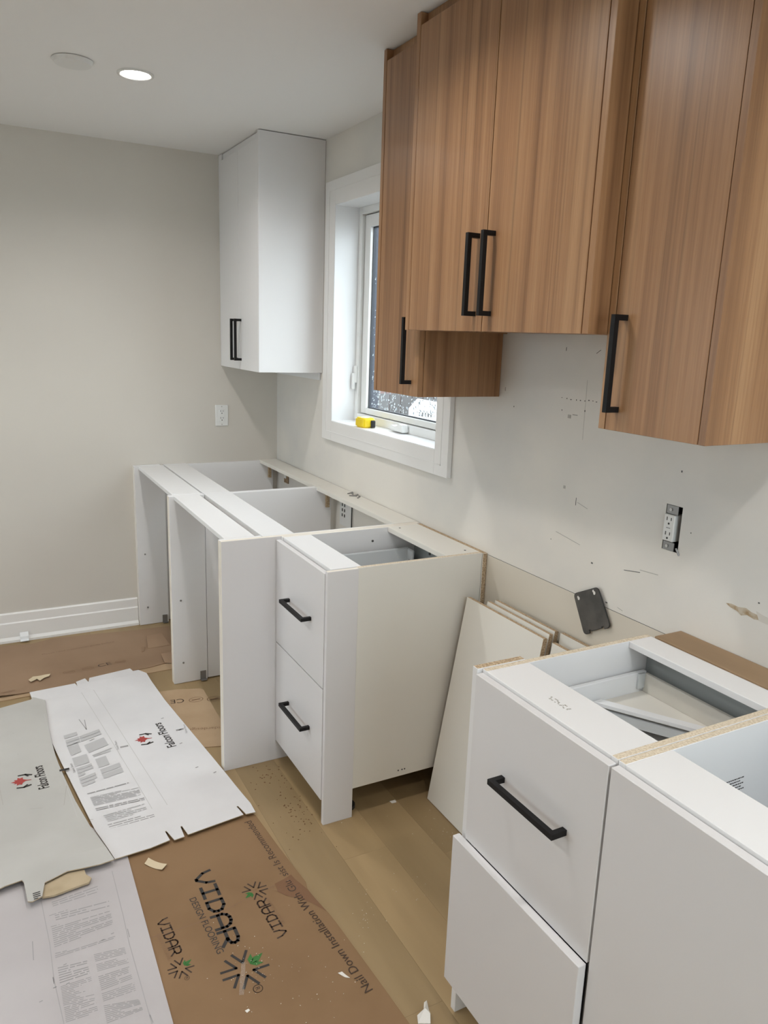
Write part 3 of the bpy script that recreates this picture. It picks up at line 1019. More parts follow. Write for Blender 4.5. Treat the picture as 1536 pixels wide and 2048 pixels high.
# notches in the bottom edge
n0 = [pl(0.78, 1.0), pl(0.78, 0.93), pl(0.70, 0.93), pl(0.70, 0.965), pl(0.30, 0.965), pl(0.30, 0.93), pl(0.22, 0.93), pl(0.22, 1.0)]
k3 = 3 * 6
poly = rp[:k3] + n0 + rp[k3:]
bm = NB()
prism(bm, poly, (1, 0, 0), 0.0016)
pb = emit('plate', bm, 'plate_steel', mp_)
bm = NB()
pr_ = [p + Vector((0.0016, 0, 0)) for p in poly]
for a_, b_ in zip(poly, poly[1:] + poly[:1]):
    d_ = (b_ - a_)
    if d_.length < 1e-5:
        continue
    cyl(bm, (a_ + b_) / 2 + Vector((0.002, 0, 0)), d_, 0.0017, d_.length, 6)
emit('rolled_rim', bm, 'black_plastic', mp_)
bm = NB()
for (u_, v_, s_) in ((0.15, 0.10, 0.0028), (0.165, 0.135, 0.004), (0.80, 0.055, 0.003), (0.82, 0.11, 0.0042)):
    c_ = pl(u_, v_) + Vector((-0.0006, 0, 0))
    prism(bm, [c_ + Vector((0, s_ * math.cos(k * math.pi / 4), s_ * 1.3 * math.sin(k * math.pi / 4))) for k in range(8)], (1, 0, 0), 0.0005)
emit('keyhole', bm, 'paper_white', mp_)
bm = NB()
cyl(bm, (pl(0.5, 0.4) + Vector((0.007, 0, 0))), (1, 0, 0), 0.004, 0.012, 8)
emit('hook', bm, 'steel', mp_)

# pencil dots, holes and scratches on the right wall
bm = NB()


def dab(px, py, w, h, ax='x', d=0.0006):
    p = PX(px, py, 'x', 0)
    box(bm, -d, 0.0003, p.y - w / 2, p.y + w / 2, p.z - h / 2, p.z + h / 2)


for (x_, y_) in ((1124, 795), (1134, 797), (1142, 799), (1153, 800), (1161, 801), (1170, 802), (1178, 801), (1186, 802), (1193, 804)):
    dab(x_, y_, g.uniform(0.002, 0.005), g.uniform(0.002, 0.004))
for (x_, y_, w_, h_) in ((1133, 698, 0.002, 0.010), (1124, 820, 0.002, 0.004), (1170, 822, 0.003, 0.005), (1028, 813, 0.003, 0.004), (1011, 778, 0.0015, 0.012), (1152, 1003, 0.0018, 0.022), (1184, 1126, 0.007, 0.004), (1102, 1078, 0.003, 0.002), (1364, 943, 0.004, 0.005), (1518, 1206, 0.004, 0.003), (1382, 1066, 0.002, 0.003), (1213, 1205, 0.007, 0.003)):
    dab(x_, y_, w_, h_)
p0, p1 = PX(1193, 707, 'x', -0.0005), PX(1202, 700, 'x', -0.0005)
cyl(bm, (p0 + p1) / 2, p1 - p0, 0.0008, (p1 - p0).length, 6)
p0, p1 = PX(1248, 1140, 'x', 0.0), PX(1280, 1145, 'x', 0.0)
cyl(bm, (p0 + p1) / 2, p1 - p0, 0.0009, (p1 - p0).length, 6)
tag(emit('pencil_and_screw_marks', bm, 'mark', wall_right), kind='stuff')
bm = NB()
dab(1139, 833, 0.012, 0.010, d=0.0012)
dab(1129, 974, 0.008, 0.009, d=0.0012)
dab(1150, 830, 0.02, 0.003)
p0, p1 = PX(1175, 760, 'x', 0.0), PX(1165, 880, 'x', 0.0)
cyl(bm, (p0 + p1) / 2, p1 - p0, 0.0005, (p1 - p0).length, 6)
for a_, b_ in (((1112, 1063), (1160, 1090)), ((1280, 1140), (1316, 1150)), ((1155, 1005), (1175, 1018)), ((1235, 1215), (1245, 1222))):
    p0, p1 = PX(*a_, 'x', 0.0), PX(*b_, 'x', 0.0)
    cyl(bm, (p0 + p1) / 2, p1 - p0, 0.0009, (p1 - p0).length, 6)
tag(emit('filler_blobs_and_scratches', bm, 'mark_soft', wall_right), kind='stuff')
bm = NB()
tp = [(1452, 1206), (1462, 1207), (1476, 1214), (1492, 1216), (1502, 1224), (1514, 1230), (1517, 1240), (1508, 1239), (1494, 1230), (1482, 1231), (1474, 1222), (1460, 1214)]
prism(bm, [PX(a, b, 'x', -0.0006) for a, b in tp], (1, 0, 0), 0.0008)
tag(emit('torn_patch', bm, 'torn_gypsum', wall_right), 'torn tan patch of wall paper face')
bm = NB()
tp = [(1512, 1222), (1524, 1230), (1536, 1236), (1536, 1250), (1526, 1246), (1516, 1241)]
prism(bm, [PX(a, b, 'x', -0.0004) for a, b in tp], (1, 0, 0), 0.0006)
emit('torn_patch', bm, 'wall_paint', wall_right)

# ------------------------------------------------------------------ tape measure on the sill
tp = PX(730, 854, 'z', wz0 + 0.006)
tp.x = min(tp.x, 0.058)
t = thing('tape_measure', 'yellow tape measure lying on the window sill', 'tape measure', (tp.x, tp.y, wz0 + 0.006))
bm = NB()
w2, d2_ = 0.046, 0.034
base = round_poly([Vector((tp.x - d2_, tp.y - w2, wz0 + 0.0062)), Vector((tp.x + d2_, tp.y - w2, wz0 + 0.0062)), Vector((tp.x + d2_, tp.y + w2, wz0 + 0.0062)), Vector((tp.x - d2_, tp.y + w2, wz0 + 0.0062))], 0.028, 6)
prism(bm, base, (0, 0, 1), 0.042)
bmesh.ops.bevel(bm, geom=[e for e in bm.edges if abs(e.verts[0].co.z - e.verts[1].co.z) < 1e-4 and len(e.link_faces) == 2 and abs(e.calc_face_angle(0)) > 0.5], offset=0.006, segments=3, affect='EDGES')
emit('case', bm, 'yellow', t, smooth=False)
bm = NB()
box(bm, tp.x + 0.004, tp.x + 0.024, tp.y - w2 - 0.010, tp.y - w2 + 0.006, wz0 + 0.008, wz0 + 0.040, 0.003)
emit('mouth', bm, 'black_plastic', t)
bm = NB()
cyl(bm, (tp.x, tp.y, wz0 + 0.0487), (0, 0, 1), 0.020, 0.0018, 24)
emit('badge', bm, 'white_plastic', t)

# ------------------------------------------------------------------ floor sheets
def fl(px, py, z=0.0):
    return PX(px, py, 'z', z)


def sheet(name, pts, z0, th, m, label=None, cat=None, parent=None, lift=None, step=0.08, group=None, em=None):
    """Cardboard sheet: outline pts (xy), lying from z0 to z0+th, lift(x, y) curls it up."""
    bm = NB()
    f = bm.faces.new([bm.verts.new((p[0], p[1], 0)) for p in pts])
    if f.normal.z < 0:
        f.normal_flip()
    bm.normal_update()
    if f.normal.z < 0:
        f.normal_flip()
    bmesh.ops.triangulate(bm, faces=[f])
    if lift:
        xs_ = [p[0] for p in pts]
        ys_ = [p[1] for p in pts]
        for ax, lo, hi in (((1, 0, 0), min(xs_), max(xs_)), ((0, 1, 0), min(ys_), max(ys_))):
            n = int((hi - lo) / step)
            for i in range(1, n + 1):
                c = lo + i * (hi - lo) / (n + 1)
                bmesh.ops.bisect_plane(bm, geom=bm.verts[:] + bm.edges[:] + bm.faces[:], plane_co=Vector(ax) * c, plane_no=ax, dist=1e-5)
    r = bmesh.ops.extrude_face_region(bm, geom=bm.faces[:])
    top = [e for e in r['geom'] if isinstance(e, bmesh.types.BMVert)]
    for v in top:
        v.co.z = th
    for v in bm.verts:
        v.co.z += z0 + (lift(v.co.x, v.co.y) if lift else 0)
    bmesh.ops.recalc_face_normals(bm, faces=bm.faces[:])
    mats_ = [m]
    if em:
        mats_.append(em)
        for f in bm.faces:
            if abs(f.normal.z) < 0.5:
                f.material_index = 1
    cx = sum(p[0] for p in pts) / len(pts)
    cy = sum(p[1] for p in pts) / len(pts)
    o = emit(name, bm, mats_, parent, loc=(cx, cy, z0))
    if label:
        tag(o, label, cat, group)
    return o


def P2(lst, z=0.0):
    return [tuple(fl(a, b, z)[:2]) for a, b in lst]


def ribbon(bm, pts, w, z, th=0.0003):
    """Flat stroke through pts (xy), width w, lying at height z."""
    for a, b in zip(pts, pts[1:]):
        a, b = Vector((a[0], a[1], z)), Vector((b[0], b[1], z))
        d = (b - a)
        if d.length < 1e-6:
            continue
        d.normalize()
        n = Vector((-d.y, d.x, 0)) * w / 2
        a, b = a - d * w * 0.35, b + d * w * 0.35
        v = [bm.verts.new(p) for p in (a - n, b - n, b + n, a + n)]
        bm.faces.new(v)


def text_floor(s, a, b, h, z, m, parent, name='lettering', bold=0.0):
    """Lettering s printed flat from floor point a to b (centre line), cap height about h."""
    cu = bpy.data.curves.new('lettering', 'FONT')
    cu.body = s
    cu.offset = bold
    to = bpy.data.objects.new('tmp', cu)
    me = bpy.data.meshes.new_from_object(to)
    bpy.data.objects.remove(to)
    bm = NB()
    bm.from_mesh(me)
    bpy.data.meshes.remove(me)
    x0 = min(v.co.x for v in bm.verts)
    x1 = max(v.co.x for v in bm.verts)
    a, b = Vector((a[0], a[1], 0)), Vector((b[0], b[1], 0))
    d = b - a
    L = d.length
    d.normalize()
    n = Vector((-d.y, d.x, 0))
    for v in bm.verts:
        u = (v.co.x - x0) / (x1 - x0) * L
        w = (v.co.y - 0.35) / 0.70 * h
        p = a + d * u + n * w
        v.co = (p.x, p.y, z)
    for f in bm.faces:
        f.normal_update()
        if f.normal.z < 0:
            f.normal_flip()
    return emit(name, bm, m, parent)


LET = {
    'V': (0.78, [[(0, .95), (.07, .5), (.36, .03), (.44, .03), (.72, .5), (.78, .95)]]),
    'I': (0.72, [[(0, .92), (.7, .92)], [(0, .08), (.7, .08)], [(.35, .08), (.35, .92)]]),
    'D': (0.74, [[(.05, .92), (.42, .92), (.66, .72), (.7, .5), (.66, .28), (.42, .08), (.05, .08), (.05, .92)]]),
    'A': (0.76, [[(0, 0), (0, .6), (.1, .82), (.28, .93), (.48, .93), (.66, .82), (.76, .6), (.76, 0)], [(0, .36), (.76, .36)]]),
    'R': (0.78, [[(0, 0), (0, .92), (.5, .92), (.7, .82), (.75, .65), (.7, .48), (.5, .38), (0, .38)], [(.42, .38), (.78, 0)]]),
}


def brandmark(a, b, h, z, parent, mname, w=0.15, gap=0.2):
    """The geometric VIDAR lettering from floor point a to b."""
    a, b = Vector((a[0], a[1], 0)), Vector((b[0], b[1], 0))
    d = b - a
    L = d.length
    d.normalize()
    n = Vector((-d.y, d.x, 0))
    tot = sum(LET[c][0] for c in 'VIDAR') + gap * 4
    sx = L / tot
    u = 0
    bm = NB()
    for c in 'VIDAR':
        wd_, st = LET[c]
        for s in st:
            pts = [a + d * (u + q[0]) * sx + n * ((q[1] - 0.47) * h) for q in s]
            ribbon(bm, [(p.x, p.y) for p in pts], w * h, z)
        if c == 'D':
            for kk in (0.25, 0.5, 0.75):
                pass
        u += wd_ + gap
    return emit('lettering', bm, mname, parent)


def star_logo(c, r, rot, z, parent, mname, leaf=True, w=0.16):
    """Ring of six inward chevrons, one replaced by a green leaf."""
    bm = NB()
    for k in range(6):
        if k == 0 and leaf:
            continue
        t = rot + k * math.pi / 3
        e = Vector((math.cos(t), math.sin(t)))
        n = Vector((-e.y, e.x))
        p = Vector((c[0], c[1]))
        tip = p + e * r * 0.40
        ribbon(bm, [tuple(p + e * r * 1.0 + n * r * 0.34), tuple(tip), tuple(p + e * r * 1.0 - n * r * 0.34)], r * w, z)
    emit('emblem', bm, mname, parent)
    if leaf:
        bm = NB()
        e = Vector((math.cos(rot), math.sin(rot)))
        n = Vector((-e.y, e.x))
        p = Vector((c[0], c[1])) + e * r * 0.34
        for s, ang in ((0.75, 0.0), (0.55, 0.75), (0.55, -0.75)):
            ee = e * math.cos(ang) + n * math.sin(ang)
            nn = Vector((-ee.y, ee.x))
            q = [p, p + ee * s * r * 0.5 + nn * s * r * 0.24, p + ee * s * r * 1.1, p + ee * s * r * 0.5 - nn * s * r * 0.24]
            bm.faces.new([bm.verts.new((v.x, v.y, z + 0.0001)) for v in q])
        bmesh.ops.recalc_face_normals(bm, faces=bm.faces[:])
        emit('emblem_leaf', bm, 'print_green', parent)


def para(parent, quad, rows, m, z, seed, fill=0.45, ragged=0.3, dash=True, name='fine_print', z_of=0.0):
    """Rows of fine print inside a quad of photo pixels (start-top, end-top, end-bottom, start-bottom)."""
    q = [Vector(fl(a, b, z)) for a, b in quad]
    r = random.Random(seed)
    bm = NB()
    for i in range(rows):
        t = (i + 0.5) / rows
        a = q[0].lerp(q[3], t)
        b = q[1].lerp(q[2], t)
        e = 1.0 if r.random() > ragged else r.uniform(0.35, 0.95)
        hh = (q[3] - q[0]) / rows * fill * 0.5
        u = 0.0
        L = (b - a).length
        while u < e:
            w = r.uniform(0.010, 0.045) / L if dash else e
            p, s = a.lerp(b, u), a.lerp(b, min(u + w, e))
            v = [bm.verts.new((c.x, c.y, z)) for c in (p - hh, s - hh, s + hh, p + hh)]
            f = bm.faces.new(v)
            u += w + 0.004 / L
    for f in bm.faces:
        f.normal_update()
        if f.normal.z < 0:
            f.normal_flip()
    return tag(emit(name, bm, m, parent), kind='stuff')


def leaf_emblem(parent, c, up, r, z):
    """Red half leaf with two small dark swallow strokes."""
    up = Vector((up[0], up[1])).normalized()
    n = Vector((up.y, -up.x))
    c = Vector((c[0], c[1]))
    out = [(0, 1.25), (0.18, .8), (.42, .95), (.40, .62), (.80, .62), (.62, .36), (.78, .12), (.35, .05), (.12, -.35), (.05, -.75), (-.05, -.75), (-.05, -.2), (-.35, .05), (-.70, .12), (-.56, .36), (-.72, .62), (-.36, .6), (-.36, .92), (-.16, .8)]
    bm = NB()
    f = bm.faces.new([bm.verts.new((*(c + n * a * r * 0.75 + up * b * r * 0.75), z)) for a, b in out])
    f.normal_update()
    if f.normal.z < 0:
        f.normal_flip()
    bmesh.ops.triangulate(bm, faces=[f])
    emit('emblem', bm, 'print_red', parent)
    bm = NB()
    for s in (1, -1):
        p = [c + n * s * r * a + up * r * b for a, b in ((0.75, -0.55), (0.95, -0.1), (0.9, 0.4))]
        ribbon(bm, [tuple(v) for v in p], r * 0.17, z)
        ribbon(bm, [tuple(c + n * s * r * 0.95 + up * r * -0.05), tuple(c + n * s * r * 0.65 + up * r * -0.3)], r * 0.15, z)
    emit('emblem_wings', bm, 'print_black', parent)


# brown sheet along the far wall (two layers)
XW = -2.6
E_pts = [(XW, -0.10), *P2([(0, 1295), (63, 1290), (105, 1279), (281, 1261), (338, 1254)]), *P2([(343, 1300), (332, 1328), (300, 1337), (270, 1343), (152, 1370), (0, 1398)]), (XW, -0.66)]
sE2 = sheet('cardboard_sheet', [(XW, -0.16), *P2([(0, 1303), (300, 1266), (341, 1262), (349, 1338), (293, 1348), (150, 1376), (0, 1404)]), (XW, -0.68)], 0.0003, 0.003, 'cardboard_light', 'lower brown cardboard layer peeking out along the far wall', 'cardboard')
sE = sheet('cardboard_sheet', E_pts, 0.0036, 0.003, 'cardboard_faded', 'large faded brown cardboard sheet lying along the far wall', 'cardboard',
           lift=lambda x, y: 0.012 * max(0, min(1, (-0.50 - y) / 0.16)) ** 2 * max(0, min(1, (-1.40 - x) / 0.12)))
zE = 0.0069
text_floor('CE', fl(196, 1332, zE)[:2], fl(222, 1326, zE)[:2], 0.030, zE + 0.0002, 'print_brown', sE)
text_floor('Please read installation guide before', fl(84, 1309, zE)[:2], fl(228, 1283, zE)[:2], 0.016, zE, 'print_faint', sE)
for (a_, b_, r_) in ((176, 1337, 0.017), (138, 1344, 0.017), (241, 1323, 0.016)):
    bm = NB()
    c_ = fl(a_, b_, zE)
    pts = [(c_.x + 1.5 * r_ * math.cos(k * math.pi / 8), c_.y + r_ * math.sin(k * math.pi / 8)) for k in range(17)]
    ribbon(bm, pts, 0.003, zE)
    ribbon(bm, [(c_.x - r_, c_.y), (c_.x + r_, c_.y)], 0.008, zE)
    emit('stamp', bm, 'print_faint', sE)
text_floor('Meets Floor', fl(2, 1387, zE + 0.006)[:2], fl(30, 1380, zE + 0.006)[:2], 0.02, zE + 0.0075, 'print_faint', sE)
# torn flaps near the frames
for i, (q, dz) in enumerate((([(293, 1279), (323, 1273), (340, 1290), (296, 1297)], 0.020), ([(322, 1315), (345, 1311), (346, 1326), (330, 1326)], 0.020), ([(282, 1296), (290, 1294), (288, 1303), (283, 1304)], 0.004))):
    z_ = 0.0072
    p = [Vector(fl(a, b, z_)) for a, b in q]
    bm = NB()
    up = [Vector((0, 0, dz)), Vector((0, 0, dz)), Vector((0, 0, 0.001)), Vector((0, 0, 0.001))]
    v = [bm.verts.new(pp + uu) for pp, uu in zip(p, up)] + [bm.verts.new(pp + uu - Vector((0, 0, 0.0015))) for pp, uu in zip(p, up)]
    for ix in ((0, 1, 2, 3), (7, 6, 5, 4), (0, 4, 5, 1), (1, 5, 6, 2), (2, 6, 7, 3), (3, 7, 4, 0)):
        bm.faces.new([v[k] for k in ix])
    bmesh.ops.recalc_face_normals(bm, faces=bm.faces[:])
    emit('torn_flap', bm, 'cardboard_faded', sE)

# brown sheet between the frames and the white one
F_pts = P2([(300, 1386), (352, 1379), (400, 1377), (470, 1368), (470, 1490), (300, 1502), (230, 1440)], 0.003)
F_pts = [(max(min(x_, -0.69), -1.15), max(min(y_, -0.85), -1.575)) for x_, y_ in F_pts]
sF = sheet('cardboard_sheet', F_pts, 0.0003, 0.003, 'cardboard_light', 'pale brown cardboard sheet between the end panel and the white sheet', 'cardboard',
           lift=lambda x, y: 0.006 * max(0, min(1, (-1.42 - y) / 0.09)) ** 2)
zF = 0.0036
text_floor('CE', fl(368, 1401, zF)[:2], fl(341, 1404, zF)[:2], 0.036, zF, 'print_brown', sF)
for (a_, b_) in ((392, 1399), (428, 1397)):
    bm = NB()
    c_ = fl(a_, b_, zF)
    ribbon(bm, [(c_.x + 0.030 * math.cos(k * math.pi / 8), c_.y + 0.022 * math.sin(k * math.pi / 8)) for k in range(17)], 0.003, zF)
    ribbon(bm, [(c_.x - 0.016, c_.y), (c_.x + 0.016, c_.y)], 0.009, zF)
    emit('stamp', bm, 'print_faint', sF)
text_floor('vidardesignflooring.co', fl(447, 1455, zF)[:2], fl(306, 1464, zF)[:2], 0.02, zF, 'print_faint', sF)

# VIDAR sheet
zD0, thD = 0.0003, 0.003
zD = zD0 + thD + 0.0004
D_px = [(512, 1631), (560, 1697), (612, 1764), (615, 1777), (632, 1800), (656, 1824), (672, 1844), (764, 1970), (819, 2047)]
D_pts = P2(D_px, zD) + [(-0.70, -3.02), (-1.36, -3.02), (-1.36, -1.72), (-0.86, -1.72)]
sD = sheet('cardboard_sheet', D_pts, zD0, thD, 'cardboard', 'brown cardboard sheet printed with dark lettering and leaf emblems', 'cardboard')
brandmark(fl(403, 1745, zD)[:2], fl(464, 1888, zD)[:2], 0.050, zD, sD, 'print_black', 0.19, 0.20)
text_floor('DESIGN FLOORING', fl(385, 1796, zD)[:2], fl(442, 1906, zD)[:2], 0.019, zD, 'print_black', sD)
brandmark(fl(324, 1839, zD)[:2], fl(354, 1908, zD)[:2], 0.030, zD, sD, 'print_brown', 0.15, 0.22)
text_floor('DESIGN FLOORING', fl(316, 1868, zD)[:2], fl(341, 1921, zD)[:2], 0.010, zD, 'print_faint', sD)
brandmark(fl(566, 1872, zD)[:2], fl(522, 1800, zD)[:2], 0.032, zD, sD, 'print_brown', 0.15, 0.22)
text_floor('DESIGN FLOORING', fl(567, 1847, zD)[:2], fl(534, 1797, zD)[:2], 0.010, zD, 'print_faint', sD)
star_logo(fl(490, 1938, zD)[:2], 0.056, math.radians(28), zD, sD, 'print_black', True, 0.13)
star_logo(fl(362, 1936, zD)[:2], 0.030, math.radians(28), zD, sD, 'print_brown', True, 0.13)
star_logo(fl(510, 1781, zD)[:2], 0.034, math.radians(208), zD, sD, 'print_brown', True, 0.13)
for (a_, b_, r_) in ((516, 1977, 0.0115), (374, 1956, 0.006)):
    bm = NB()
    c_ = fl(a_, b_, zD)
    ribbon(bm, [(c_.x + r_ * math.cos(k * math.pi / 10), c_.y + r_ * math.sin(k * math.pi / 10)) for k in range(21)], r_ * 0.16, zD)
    emit('registered_mark', bm, 'print_brown', sD)
    text_floor('R', (c_.x, c_.y + r_ * 0.4), (c_.x, c_.y - r_ * 0.4), r_ * 1.0, zD, 'print_brown', sD)
text_floor('Nail Down Installation With Glu', fl(738, 1983, zD)[:2], fl(573, 1763, zD)[:2], 0.024, zD + 0.0006, 'print_brown', sD)
text_floor('sist Is Recommended', fl(570, 1752, zD)[:2], fl(495, 1643, zD)[:2], 0.024, zD, 'print_brown', sD)
bm = NB()
cr_ = [fl(a, b, zD) for a, b in ((300, 1876), (345, 1862), (410, 1841), (470, 1810), (520, 1783), (552, 1770))]
ribbon(bm, [tuple(p[:2]) for p in cr_], 0.0028, zD - 0.0001)
emit('fold_line', bm, 'print_faint', sD)
cw = 4.877
tear = [(240, 915), (330, 870), (400, 825), (440, 870), (500, 918), (560, 968), (640, 1062), (750, 1185), (690, 1150), (600, 1100), (500, 1060), (430, 1045), (350, 1030), (270, 990)]
bm = NB()
f = bm.faces.new([bm.verts.new((*fl(500 + a / cw, 1580 + b / cw, zD)[:2], zD + 0.0003)) for a, b in tear])
f.normal_update()
if f.normal.z < 0:
    f.normal_flip()
bmesh.ops.triangulate(bm, faces=[f])
tag(emit('torn_patch', bm, 'cardboard_torn', sD), 'torn dark brown patch')
bm = NB()
q = [fl(a, b, zD) for a, b in ((483, 1924), (491, 1924), (488, 1990), (478, 1990))]
v = [bm.verts.new((*p[:2], zD + 0.0003)) for p in q]
bm.faces.new(v)
emit('clear_tape', bm, 'tape_clear', sD)

# white sheet at the lower left with columns of fine print
zC0 = 0.0036
zC = zC0 + 0.003 + 0.0003
C_pts = [tuple(fl(252, 1700, zC)[:2]), tuple(fl(347, 2048, zC)[:2]), (-1.215, -3.02), (-2.3, -3.02), (-2.3, -1.70), (-1.30, -1.70)]
sC = sheet('cardboard_sheet', C_pts, zC0, 0.003, 'card_printed_dim', 'white cardboard sheet covered in columns of fine print', 'cardboard', em='card_tan')
for i, (q, n) in enumerate((
        ([(103, 1803), (195, 1770), (197, 1786), (106, 1814)], 3),
        ([(98, 1830), (135, 1818), (136, 1821), (99, 1833)], 1),
        ([(109, 1829), (218, 1800), (219, 1814), (112, 1842)], 3),
        ([(101, 1852), (124, 1846), (125, 1849), (102, 1855)], 1),
        ([(103, 1856), (221, 1820), (227, 1852), (109, 1896)], 10),
        ([(110, 1905), (146, 1896), (147, 1900), (111, 1909)], 1),
        ([(110, 1910), (230, 1871), (231, 1877), (111, 1917)], 2),
        ([(115, 1934), (174, 1920), (180, 1948), (120, 1968)], 7),
        ([(121, 1972), (182, 1952), (190, 1998), (127, 2012)], 13),
        ([(128, 2014), (190, 1994), (197, 2025), (132, 2046)], 9),
        ([(187, 1908), (249, 1894), (253, 1908), (191, 1924)], 5),
        ([(192, 1928), (254, 1910), (258, 1926), (195, 1944)], 5),
        ([(196, 1952), (258, 1932), (265, 1958), (203, 1982)], 8),
        ([(203, 1986), (268, 1964), (272, 1982), (207, 2004)], 5),
        ([(207, 2010), (278, 1998), (286, 2020), (214, 2048)], 10))):
    para(sC, q, n, 'print_grey', zC, 40 + i, 0.38)
for (a_, b_) in (((161, 1785), (256, 1730)), ):
    pass
for ln in (((82, 1800), (100, 1890), (108, 1960), (128, 2048)), ((224, 1742), (246, 1830), (258, 1885), (304, 2048))):
    bm = NB()
    ribbon(bm, [tuple(fl(a, b, zC)[:2]) for a, b in ln], 0.0022, zC)
    emit('crease', bm, 'crease_grey', sC)
bm = NB()
for a_, b_ in (((65, 1883), (67, 1920)), ((106, 1955), (108, 1967)), ((255, 1858), (259, 1874)), ((300, 2030), (306, 2045))):
    ribbon(bm, [tuple(fl(*a_, zC)[:2]), tuple(fl(*b_, zC)[:2])], 0.0022, zC)
for (a_, b_) in ((82, 2003), (110, 1975), (130, 1929), (225, 1867), (206, 1880), (136, 1967)):
    p = fl(a_, b_, zC)
    ribbon(bm, [(p.x - 0.003, p.y), (p.x + 0.003, p.y + 0.001)], 0.003, zC)
emit('scuffs', bm, 'print_grey', sC)

# white sheet with the red leaf (middle)
zB0 = 0.0074
zB = zB0 + 0.003 + 0.0003
B_px = [(59, 1387), (150, 1369), (155, 1374), (152, 1366), (170, 1359), (177, 1366), (179, 1358), (260, 1339), (266, 1344), (277, 1342), (293, 1348),
        (330, 1400), (390, 1472), (450, 1544), (501, 1608), (503, 1612), (511, 1627), (492, 1631), (476, 1614), (473, 1615), (487, 1632), (376, 1672), (364, 1655), (361, 1656), (369, 1676), (349, 1683), (333, 1665), (330, 1666), (340, 1683), (301, 1699), (230, 1721), (190, 1660), (120, 1520)]
sB = sheet('cardboard_sheet', P2(B_px, zB), zB0, 0.003, 'card_white_lit', 'white cardboard sheet toned bright for window light, with a red leaf emblem and notched ends', 'cardboard', em='card_tan',
           lift=lambda x, y: 0.006 * max(0, min(1, (-1.70 - y) / 0.18)) ** 2 + 0.006 * max(0, min(1, (y + 0.78) / 0.10)) ** 2)
text_floor('Falcon Floors', fl(344, 1494, zB)[:2], fl(313, 1447, zB)[:2], 0.034, zB + 0.0003, 'print_black', sB, bold=0.018)
leaf_emblem(sB, fl(291, 1478, zB)[:2], (-1, 0.1), 0.044, zB + 0.0003)
c8 = 1 / 2.477
for i, (q, n, mm_, fl_) in enumerate((
        ([(127, 1471), (152, 1463), (156, 1470), (129, 1478)], 1, 'print_pale', 0.9), ([(131, 1480), (157, 1472), (161, 1484), (134, 1494)], 2, 'print_pale', 0.8),
        ([(134, 1492), (165, 1482), (170, 1498), (142, 1512)], 1, 'print_pale', 0.95), ([(144, 1516), (174, 1508), (178, 1524), (150, 1534)], 1, 'print_pale', 0.95),
        ([(152, 1536), (182, 1526), (189, 1542), (158, 1554)], 3, 'print_pale', 0.75), ([(158, 1556), (190, 1544), (197, 1562), (166, 1574)], 3, 'print_pale', 0.8),
        ([(158, 1472), (198, 1458), (203, 1468), (163, 1484)], 2, 'print_pale', 0.8), ([(168, 1490), (208, 1472), (216, 1492), (178, 1506)], 1, 'print_pale', 0.95),
        ([(184, 1510), (222, 1494), (226, 1502), (188, 1514)], 2, 'print_pale', 0.8), ([(190, 1518), (228, 1506), (236, 1522), (198, 1536)], 1, 'print_pale', 0.95),
        ([(200, 1538), (238, 1524), (248, 1544), (208, 1558)], 2, 'print_pale', 0.85),
        ([(174, 1586), (256, 1564), (258, 1567), (175, 1589)], 1, 'print_grey', 0.5), ([(180, 1594), (276, 1572), (282, 1590), (188, 1612)], 9, 'print_pale', 0.5),
        ([(190, 1616), (288, 1594), (290, 1600), (193, 1622)], 2, 'print_grey', 0.4), ([(206, 1630), (288, 1606), (296, 1622), (216, 1644)], 5, 'print_pale', 0.5),
        ([(214, 1648), (306, 1624), (310, 1634), (222, 1660)], 3, 'print_grey', 0.35), ([(226, 1664), (314, 1642), (318, 1652), (236, 1676)], 3, 'print_grey', 0.35),
        ([(382, 1653), (440, 1634), (442, 1648), (390, 1664)], 4, 'print_black', 0.45), ([(440, 1634), (472, 1624), (473, 1628), (441, 1638)], 1, 'print_black', 0.45), ([(464, 1636), (480, 1629), (481, 1632), (465, 1639)], 1, 'print_black', 0.5))):
    para(sB, q, n, mm_, zB + 0.0012, 70 + i, fl_, 0.2, dash=fl_ < 0.6)
bm = NB()
p = fl(463, 1624, zB)
prism(bm, [(p.x + 0.009 * math.cos(k * math.pi / 5), p.y + 0.007 * math.sin(k * math.pi / 5), zB + 0.0014) for k in range(10)], (0, 0, 1), 0.0003)
emit('red_dot', bm, 'print_red', sB)
for ln in (((156, 1374), (205, 1452), (262, 1546), (331, 1663)), ((178, 1366), (233, 1450), (291, 1541), (362, 1653))):
    bm = NB()
    ribbon(bm, [tuple(fl(a, b, zB)[:2]) for a, b in ln], 0.0018, zB + 0.0002)
    emit('crease', bm, 'crease', sB)
bm = NB()
ribbon(bm, [tuple(fl(a, b, zB)[:2]) for a, b in ((158, 1439), (173, 1459), (169, 1440))], 0.003, zB + 0.0003)
for (a_, b_) in ((328, 1471), (325, 1437), (362, 1487), (394, 1535), (430, 1545), (360, 1460), (136, 1382), (134, 1381), (186, 1479), (182, 1481)):
    p = fl(a_, b_, zB)
    ribbon(bm, [(p.x - 0.004, p.y), (p.x + 0.004, p.y + 0.003)], 0.005, zB + 0.0003)
emit('scuffs', bm, 'print_grey', sB)
for (a_, b_, c_, d_) in ((249, 1493, 236, 1490), (360, 1459, 373, 1457)):
    bm = NB()
    p = fl(a_, b_, zB)
    ribbon(bm, [(p.x - 0.012, p.y), (p.x + 0.010, p.y)], 0.011, zB + 0.0003)
    emit('small_emblem', bm, 'print_grey', sB)
    p, q_ = fl(c_, d_ + 9, zB), fl(c_ - 6, d_ - 8, zB)
    text_floor('Falcon Floors', p[:2], q_[:2], 0.009, zB + 0.0003, 'print_grey', sB)
